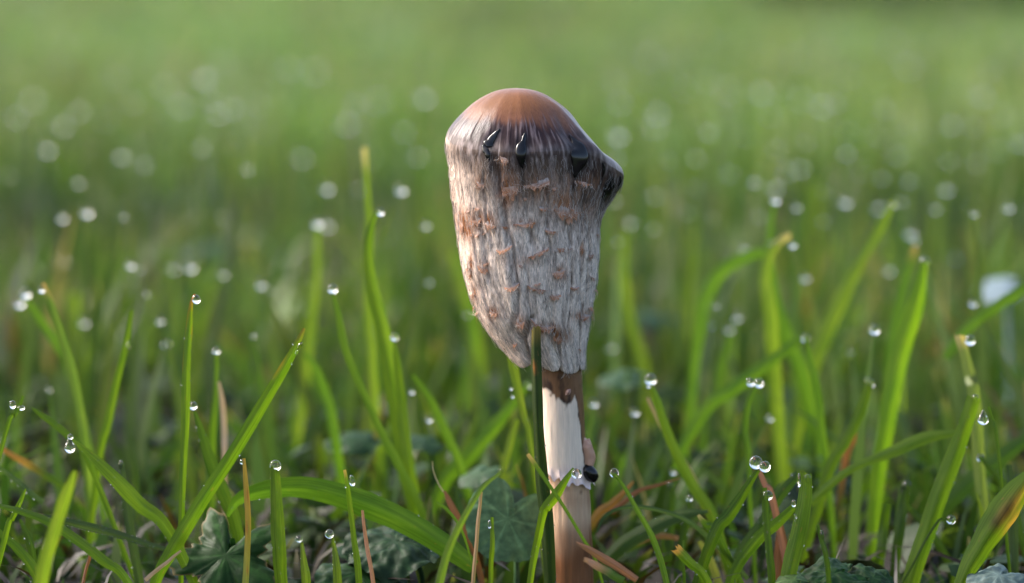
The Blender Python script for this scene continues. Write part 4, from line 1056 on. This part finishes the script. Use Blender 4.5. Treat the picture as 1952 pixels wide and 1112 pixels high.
# --- upper right
blade('tall leaning blade pointing up right, blurred', [(1706,378),(1682,425),(1650,485),(1608,560),(1572,640),(1542,720)], [7,24,18,36,38,34], 130, G4*.95, drops=[(1703,390,6,'faint drop at the tip of the tall right-leaning blade')])
blade('broad bright upright blade on the right with drop on top', [(1762,500),(1748,575),(1722,655),(1702,740),(1686,830),(1674,900)], [14,34,40,38,36,32], 66, G1*1.1, roll=12, fold=.3, drops=[(1763,500,10,'clear drop capping the broad bright right blade')])
blade('soft upright blade just left of the broad bright one', [(1745,470),(1722,540),(1706,620),(1696,700)], [12,22,26,24], 125, G2*1.3, tipcol=C3(.5,.3,.15))
blade('slender blade curving up at right with a drop on top', [(1477,386),(1469,425),(1465,485),(1474,560),(1500,645),(1530,720)], [8,14,19,26,34,34], 120, G2*1.3, drops=[(1478,382,8,'drop on top of the slender curving right blade')])
blade('short curved blade with a frayed beige tip and beads', [(1506,448),(1484,462),(1466,490),(1458,540),(1470,620)], [12,17,20,26,34], 100, G4, tip='cut', tipcol=C3(.6,.45,.32), drops=[(1511,467,6.5,'bright bead under the frayed beige tip'), (1482,460,6,'middle bead on the curved frayed blade'), (1472,464,5,'left bead on the curved frayed blade')])
blade('drooping blade arching left of the slender curving blade', [(1472,478),(1425,488),(1375,518),(1342,572),(1330,642)], [14,26,32,30,26], 150, G2*1.4)
blade('wide pale blurred blade upright on the right', [(1560,350),(1558,430),(1560,520),(1568,590)], [26,36,36,34], 420, G4*1.1)
blade('pale bent blade with beige forked tip and large drop, far right', [(1829,640),(1840,680),(1850,725),(1857,765)], [20,20,24,26], 36, C3(.16,.22,.07), tip='cut', tipcol=C3(.55,.42,.28), fold=.4, drops=[(1849,649,10,'large white drop on the forked beige tip')])
blade('long blade sweeping down from the bent pale one, far right', [(1857,757),(1836,828),(1806,910),(1775,990),(1740,1100)], [27,31,35,36,34], 12, G1, roll=10, fold=.35, drops=[(1859,760,6.5,'drop in the kink of the bent blade at far right',dict(sz=1.3))])
blade('horizontal blade bending left across the right side', [(1838,822),(1765,835),(1700,862),(1655,880),(1605,905),(1545,960)], [8,24,24,16,16,18], 30, G1*1.05, roll=-15, ground=False)
blade('blunt upright blade under a cap of water, right', [(1656,729),(1640,782),(1612,842),(1578,902)], [16,23,20,24], 44, G1*.95, tip='cut', drops=[(1654,728,8,'drop on the blunt upright right blade'), (1661,731,6.5,'second drop on the blunt upright right blade',dict(sz=1.4))])
blade('orange dead scrap behind the blunt upright blade', [(1630,795),(1624,840),(1612,880)], [12,20,14], 66, C3(.34,.13,.04), basecol=G3, mat=M_DEAD, cat='dead scrap', name='dead_scrap')
blade('folded blade with brown torn streaks in the bottom right corner', [(1962,905),(1938,940),(1905,990),(1872,1042),(1835,1106)], [20,46,54,44,28], -14, G1*.95, roll=15, fold=.5, spots=[(.16,.25,.07,C3(.36,.18,.08)),(.24,.05,.05,C3(.36,.18,.08)),(.22,.12,.04,C3(.03,.02,.015)),(.30,-.1,.025,C3(.05,.03,.02)),(.25,1.0,.05,C3(.4,.2,.08))])
blade('blade entering from the right edge at mid height', [(1960,545),(1905,580),(1850,620),(1800,682)], [18,24,24,20], 85, G2*1.2, ground=False)
blade('wide dark blade slanting from the right edge', [(1965,830),(1900,880),(1830,935),(1760,1010)], [24,34,36,30], 60, G3*1.15, ground=False)
blade('thin blade with a round drop at the right', [(1868,872),(1885,890),(1908,918),(1930,960)], [6,11,15,16], 26, G3*1.2, drops=[(1869,873,7.5,'round drop on the thin blade at the right')])
blade('small blade holding a pear-shaped drop at far right', [(1884,776),(1892,800),(1902,850)], [3,5,7], 2, G2, drops=[(1874,800,10.5,'pear-shaped drop hanging at far right',dict(kind='hanging'))])
blade('dark blade with a drop hung low on the right', [(1735,902),(1722,960),(1712,1030)], [8,18,20], 24, G3, drops=[(1729,925,9,'drop low on the dark blade right of the wide cut blade')])
blade('fine stalk with a drop near the long sweeping blade', [(1818,985),(1800,992),(1778,1008)], [3,4,5], 2, G3, drops=[(1813,991,9,'drop on the fine stalk by the long sweeping blade')], name='grass_stalk', cat='grass stalk')
blade('dull green blade upright in the bottom right', [(1690,960),(1684,1010),(1676,1080)], [16,20,20], 30, G2*.9)
blade('oblique blade low behind the long sweeping blade', [(1725,960),(1760,1000),(1800,1060)], [10,16,16], 35, G3*1.1)
blade('thin upright blade at the right above the corner blade', [(1923,886),(1928,940),(1932,1020)], [10,15,17], 20, GB)
blade('single white drop blade left of the tall leaning blade', [(1536,645),(1545,690),(1560,760)], [6,12,16], 60, G2*1.2, drops=[(1535,645,8,'white drop left of the tall leaning right blade')])
blade('wide oblique blade crossing below the white drop', [(1530,640),(1470,690),(1400,740),(1330,800)], [14,26,30,28], 95, G2*1.2)
blade('long green blade upright behind the bent thin blade', [(1390,640),(1370,720),(1345,820),(1330,900)], [14,24,28,28], 130, G2*1.1)
blade('green blade rising right of the cap in the haze', [(1192,440),(1188,520),(1200,610),(1225,690)], [16,24,26,24], 220, G4*.95)
# beads along the lying dark blade
bv, bf = [], []
for k in range(26):
    x = 130 + k * 6.5 + random.uniform(-1, 1); y = 1003 + (x - 130) * .245 + random.uniform(-.6, .6)
    c = PS(x, y, -.005); r_ = random.uniform(.9, 1.5) * PX
    ph = np.linspace(.05, np.pi - .05, 6)[:, None]; ps = np.linspace(0, 2 * np.pi, 8, endpoint=False)[None]
    V = c + r_ * np.stack([np.sin(ph) * np.cos(ps), np.sin(ph) * np.sin(ps), np.cos(ph) * np.ones_like(ps)], -1).reshape(-1, 3)
    bf.append(grid_faces(6, 8, True)[:, ::-1] + len(bv) * 48); bv.append(V)
beads = mesh_obj('dew_beads', np.concatenate(bv), np.concatenate(bf), M_DROP, bd, tuple(bd.location)); beads['kind'] = 'stuff'

# fine dew clinging to the nearest blades
ph = np.linspace(.08, np.pi - .08, 6)[:, None]; ps = np.linspace(0, 2 * np.pi, 8, endpoint=False)[None]
BALL = np.stack([np.sin(ph) * np.cos(ps), np.sin(ph) * np.sin(ps), np.cos(ph) * np.ones_like(ps)], -1).reshape(-1, 3)
for o, V, sd_n in bead_jobs:
    rb = np.random.default_rng(sd_n); bv, bf = [], []
    for k in range(int(rb.integers(10, 26))):
        i = int(rb.integers(1, 28)); j = int(rb.choice([0, 0, 8, 8, 1, 7, 4, 5]))
        c = lerp(V[i, j], V[i + 1, j], rb.random()) - FWD * .0002
        bv.append(c + BALL * PX * rb.uniform(.5, 1.7)); bf.append(grid_faces(6, 8, True)[:, ::-1] + 48 * k)
    b_ = mesh_obj('dew_beads', np.concatenate(bv), np.concatenate(bf), M_DROP, o, tuple(o.location)); b_['kind'] = 'stuff'

# drops deep in the lawn
ORD = ['leftmost', 'second', 'third', 'fourth', 'fifth', 'sixth', 'seventh', 'eighth', 'ninth', 'tenth', 'eleventh', 'twelfth', 'thirteenth', 'fourteenth', 'fifteenth', 'sixteenth', 'seventeenth', 'eighteenth']
cells = {}
for p, (x, y, dia) in zip(far_pts, FAR_DROPS):
    row = 'faint dew glints near the top' if y < 215 else 'faint dew glints at crown height' if y < 345 else 'blurred drops at mid cap height' if y < 560 else 'small blurred drops below mid cap'
    place = ('at far left' if x < 210 else 'on the left' if x < 460 else 'nearer the cap, left' if x < 900 else
             'just right of the cap' if x < 1330 else 'on the right' if x < 1600 else 'towards the right edge' if x < 1760 else 'at far right')
    cells.setdefault((row, place), []).append((x, p, y))
for (row, place), items in cells.items():
    items.sort(key=lambda q: q[0])
    for k, (x, p, y) in enumerate(items):
        lab = (ORD[k] + (' of the ' if k == 0 else ' from left of the ') + row + ', ' + place) if len(items) > 1 else 'lone one of the ' + row + ', ' + place
        dew(p, random.choice([.55, .7, .85, 1.0, 1.25]) * (1.35 if y < 345 else 1.0) * 1e-3, lab, group='blurred dew drops in the lawn ' + place)

# ------------------------------------------------------------------ broad leaves
def broad_leaf(label, px, py, s, size, normal, spin, lobes=0, crinkle=.06, col=C3(.035, .075, .03), cup=.2, aspect=1.0, depthl=.45, edge=None):
    """size in photograph pixels (half width); normal = facing direction of the blade"""
    c = PS(px, py, s * 1e-3); n = norm(np.array(normal, float)); crinkle *= .6; col = col * (np.array([.40, .64, .28]) if max(col) < .13 else np.array([.7, .8, .75]))
    a = norm(np.cross(n, [0.1, 0.3, 1.0])); b_ = np.cross(n, a)
    k = R(spin); a, b_ = a * math.cos(k) + b_ * math.sin(k), -a * math.sin(k) + b_ * math.cos(k)
    nr, nc = 16, 112
    ph = np.linspace(0, 2 * np.pi, nc, endpoint=False); rr = np.linspace(0, 1, nr)[:, None]
    if lobes:
        out = 1 - depthl * (.5 - .5 * np.cos(lobes * ph)) ** .8 + .05 * np.cos(lobes * 5 * ph) + .04 * vnoise(ph * 6, ph * 0, int(px))
    else:
        out = 1 + .035 * np.abs(np.sin(ph * 11)) + .05 * vnoise(ph * 2, ph * 0, int(px))
    out = out * (1 - .55 * np.exp(-.5 * ((ph - np.pi) / .22) ** 2))
    Rm = size * PX
    X = rr * out * np.cos(ph) * Rm * aspect; Y = rr * out * np.sin(ph) * Rm
    veins = np.abs(np.cos(ph * (lobes or 7) / 2.0)) if lobes else np.abs(np.cos(ph * 3.5))
    Zv = -cup * Rm * rr ** 2 - .018 * Rm * rr * np.exp(-((1 - veins) / .03) ** 2) + crinkle * Rm * (vnoise(X / Rm * 5 + 20, Y / Rm * 5 + 20, int(px) + 3) + .5 * vnoise(X / Rm * 11 + 20, Y / Rm * 11 + 20, int(px) + 4)) * (.4 + rr)
    Zv += crinkle * 1.8 * Rm * rr ** 3 * np.sin(ph * 5 + px)
    V = c + X[..., None] * a + Y[..., None] * b_ + Zv[..., None] * n
    V[..., 2] = np.maximum(V[..., 2], .001)
    C_ = np.broadcast_to(col, (nr, nc, 3)) * (1 + .55 * np.exp(-((1 - veins) / .03) ** 2) * (rr > .05))[..., None] * (1 + .2 * vnoise(X / Rm * 4 + 9, Y / Rm * 4 + 9, 77))[..., None]
    if edge is not None: C_ = lerp(C_, np.asarray(edge), (smooth(.93, 1, rr) * .8 * np.ones((1, nc)))[..., None])
    root = empty('broad_leaf', (c[0], c[1], 0.0)); tag(root, label, 'leaf', 'broad weed leaves among the grass')
    loc = (c[0], c[1], 0.0)
    mesh_obj('leaf_blade', V.reshape(-1, 3), grid_faces(nr, nc, True), M_LEAF, root, loc, C_.reshape(-1, 3))
    # stalk from the notch to the soil
    p0 = c - a * Rm * .3 * aspect - n * cup * Rm * .1; p1 = np.array([c[0] - a[0] * Rm * .5, c[1] + .004, -.002])
    path = catmull([p0, (p0 + p1) / 2 - a * Rm * .15, p1], 8); T = norm(np.gradient(path, axis=0)); A = norm(np.cross(T, [.3, 1, .1])); B = np.cross(T, A)
    an = np.linspace(0, 2 * np.pi, 7, endpoint=False)
    SV = path[:, None] + .0006 * (A[:, None] * np.cos(an)[None, :, None] + B[:, None] * np.sin(an)[None, :, None])
    mesh_obj('stalk', SV.reshape(-1, 3), grid_faces(8, 7, True), M_LEAF, root, loc, np.broadcast_to(col * 1.4, (56, 3)))
broad_leaf('lobed dark leaf with curled tan edges in the lower left', 430, 1058, -3, 122, (-.1, -.72, .68), 82, lobes=5, crinkle=.045, col=C3(.028,.060,.020), cup=.10, depthl=.46, edge=C3(.2,.14,.06))
broad_leaf('crinkled rounded leaf standing upright left of the stem', 968, 990, 8, 80, (.2, -.85, .42), 70, crinkle=.06, col=C3(.085,.145,.07), cup=.08, aspect=1.05)
broad_leaf('wet blue-grey crinkled leaf under the big arching blade', 752, 1030, 10, 98, (-.05, -.35, .95), 20, crinkle=.10, col=C3(.03,.05,.04), cup=.18)
broad_leaf('dark leaf in the shade below the blue-grey crinkled leaf', 690, 1092, 4, 90, (.1, -.5, .85), 130, crinkle=.08, col=C3(.025,.05,.025), cup=.15)
broad_leaf('crinkled hairy leaf at the bottom edge beside the wide cut blade', 1588, 1092, -14, 66, (-.1, -.45, .9), 40, crinkle=.12, col=C3(.04,.075,.04), cup=.3)
broad_leaf('second crinkled leaf at the bottom edge, right of the hairy one', 1665, 1100, -12, 48, (.2, -.5, .85), 200, crinkle=.10, col=C3(.04,.07,.04), cup=.35)
broad_leaf('pale downy leaf in the bottom right corner', 1905, 1098, -18, 60, (-.1, -.4, .9), 60, crinkle=.08, col=C3(.13,.17,.17), cup=.35)
broad_leaf('small pale leaf at the very bottom, left of the hairy one', 1512, 1106, -16, 32, (0, -.4, .9), 0, crinkle=.05, col=C3(.10,.15,.05), cup=.3)
broad_leaf('blurred blue-grey leaf behind the tall pair of blades', 672, 832, 95, 62, (.0, -.25, .97), 150, crinkle=.06, col=C3(.045,.075,.06), cup=.25)
broad_leaf('second blurred blue-grey leaf right of the tall pair', 806, 838, 85, 50, (.1, -.2, .97), 20, crinkle=.06, col=C3(.05,.08,.07), cup=.2)
broad_leaf('shiny pale leaf left of the stem behind the crinkled leaf', 912, 902, 48, 46, (-.35, -.25, .9), 80, crinkle=.03, col=C3(.07,.10,.09), cup=.15)
broad_leaf('blurred grey leaf right of the cap hem', 1190, 715, 130, 60, (-.1, -.2, .97), 10, crinkle=.05, col=C3(.05,.08,.07), cup=.2)
broad_leaf('blurred blue leaf far right of the stem', 1240, 600, 290, 80, (.1, -.2, .97), 75, crinkle=.06, col=C3(.05,.08,.08), cup=.2)
broad_leaf('leaf painted pale with sky glare at the right edge level with the cap hem', 1905, 548, 215, 62, (-.2, -.4, .9), 30, crinkle=.03, col=C3(.25,.29,.35), cup=.12)  # pale blue colour stands in for the sky reflected on the leaf
broad_leaf('dim blue leaf in the left background shade', 405, 470, 480, 120, (0, -.15, .98), 15, crinkle=.05, col=C3(.04,.07,.06), cup=.2)
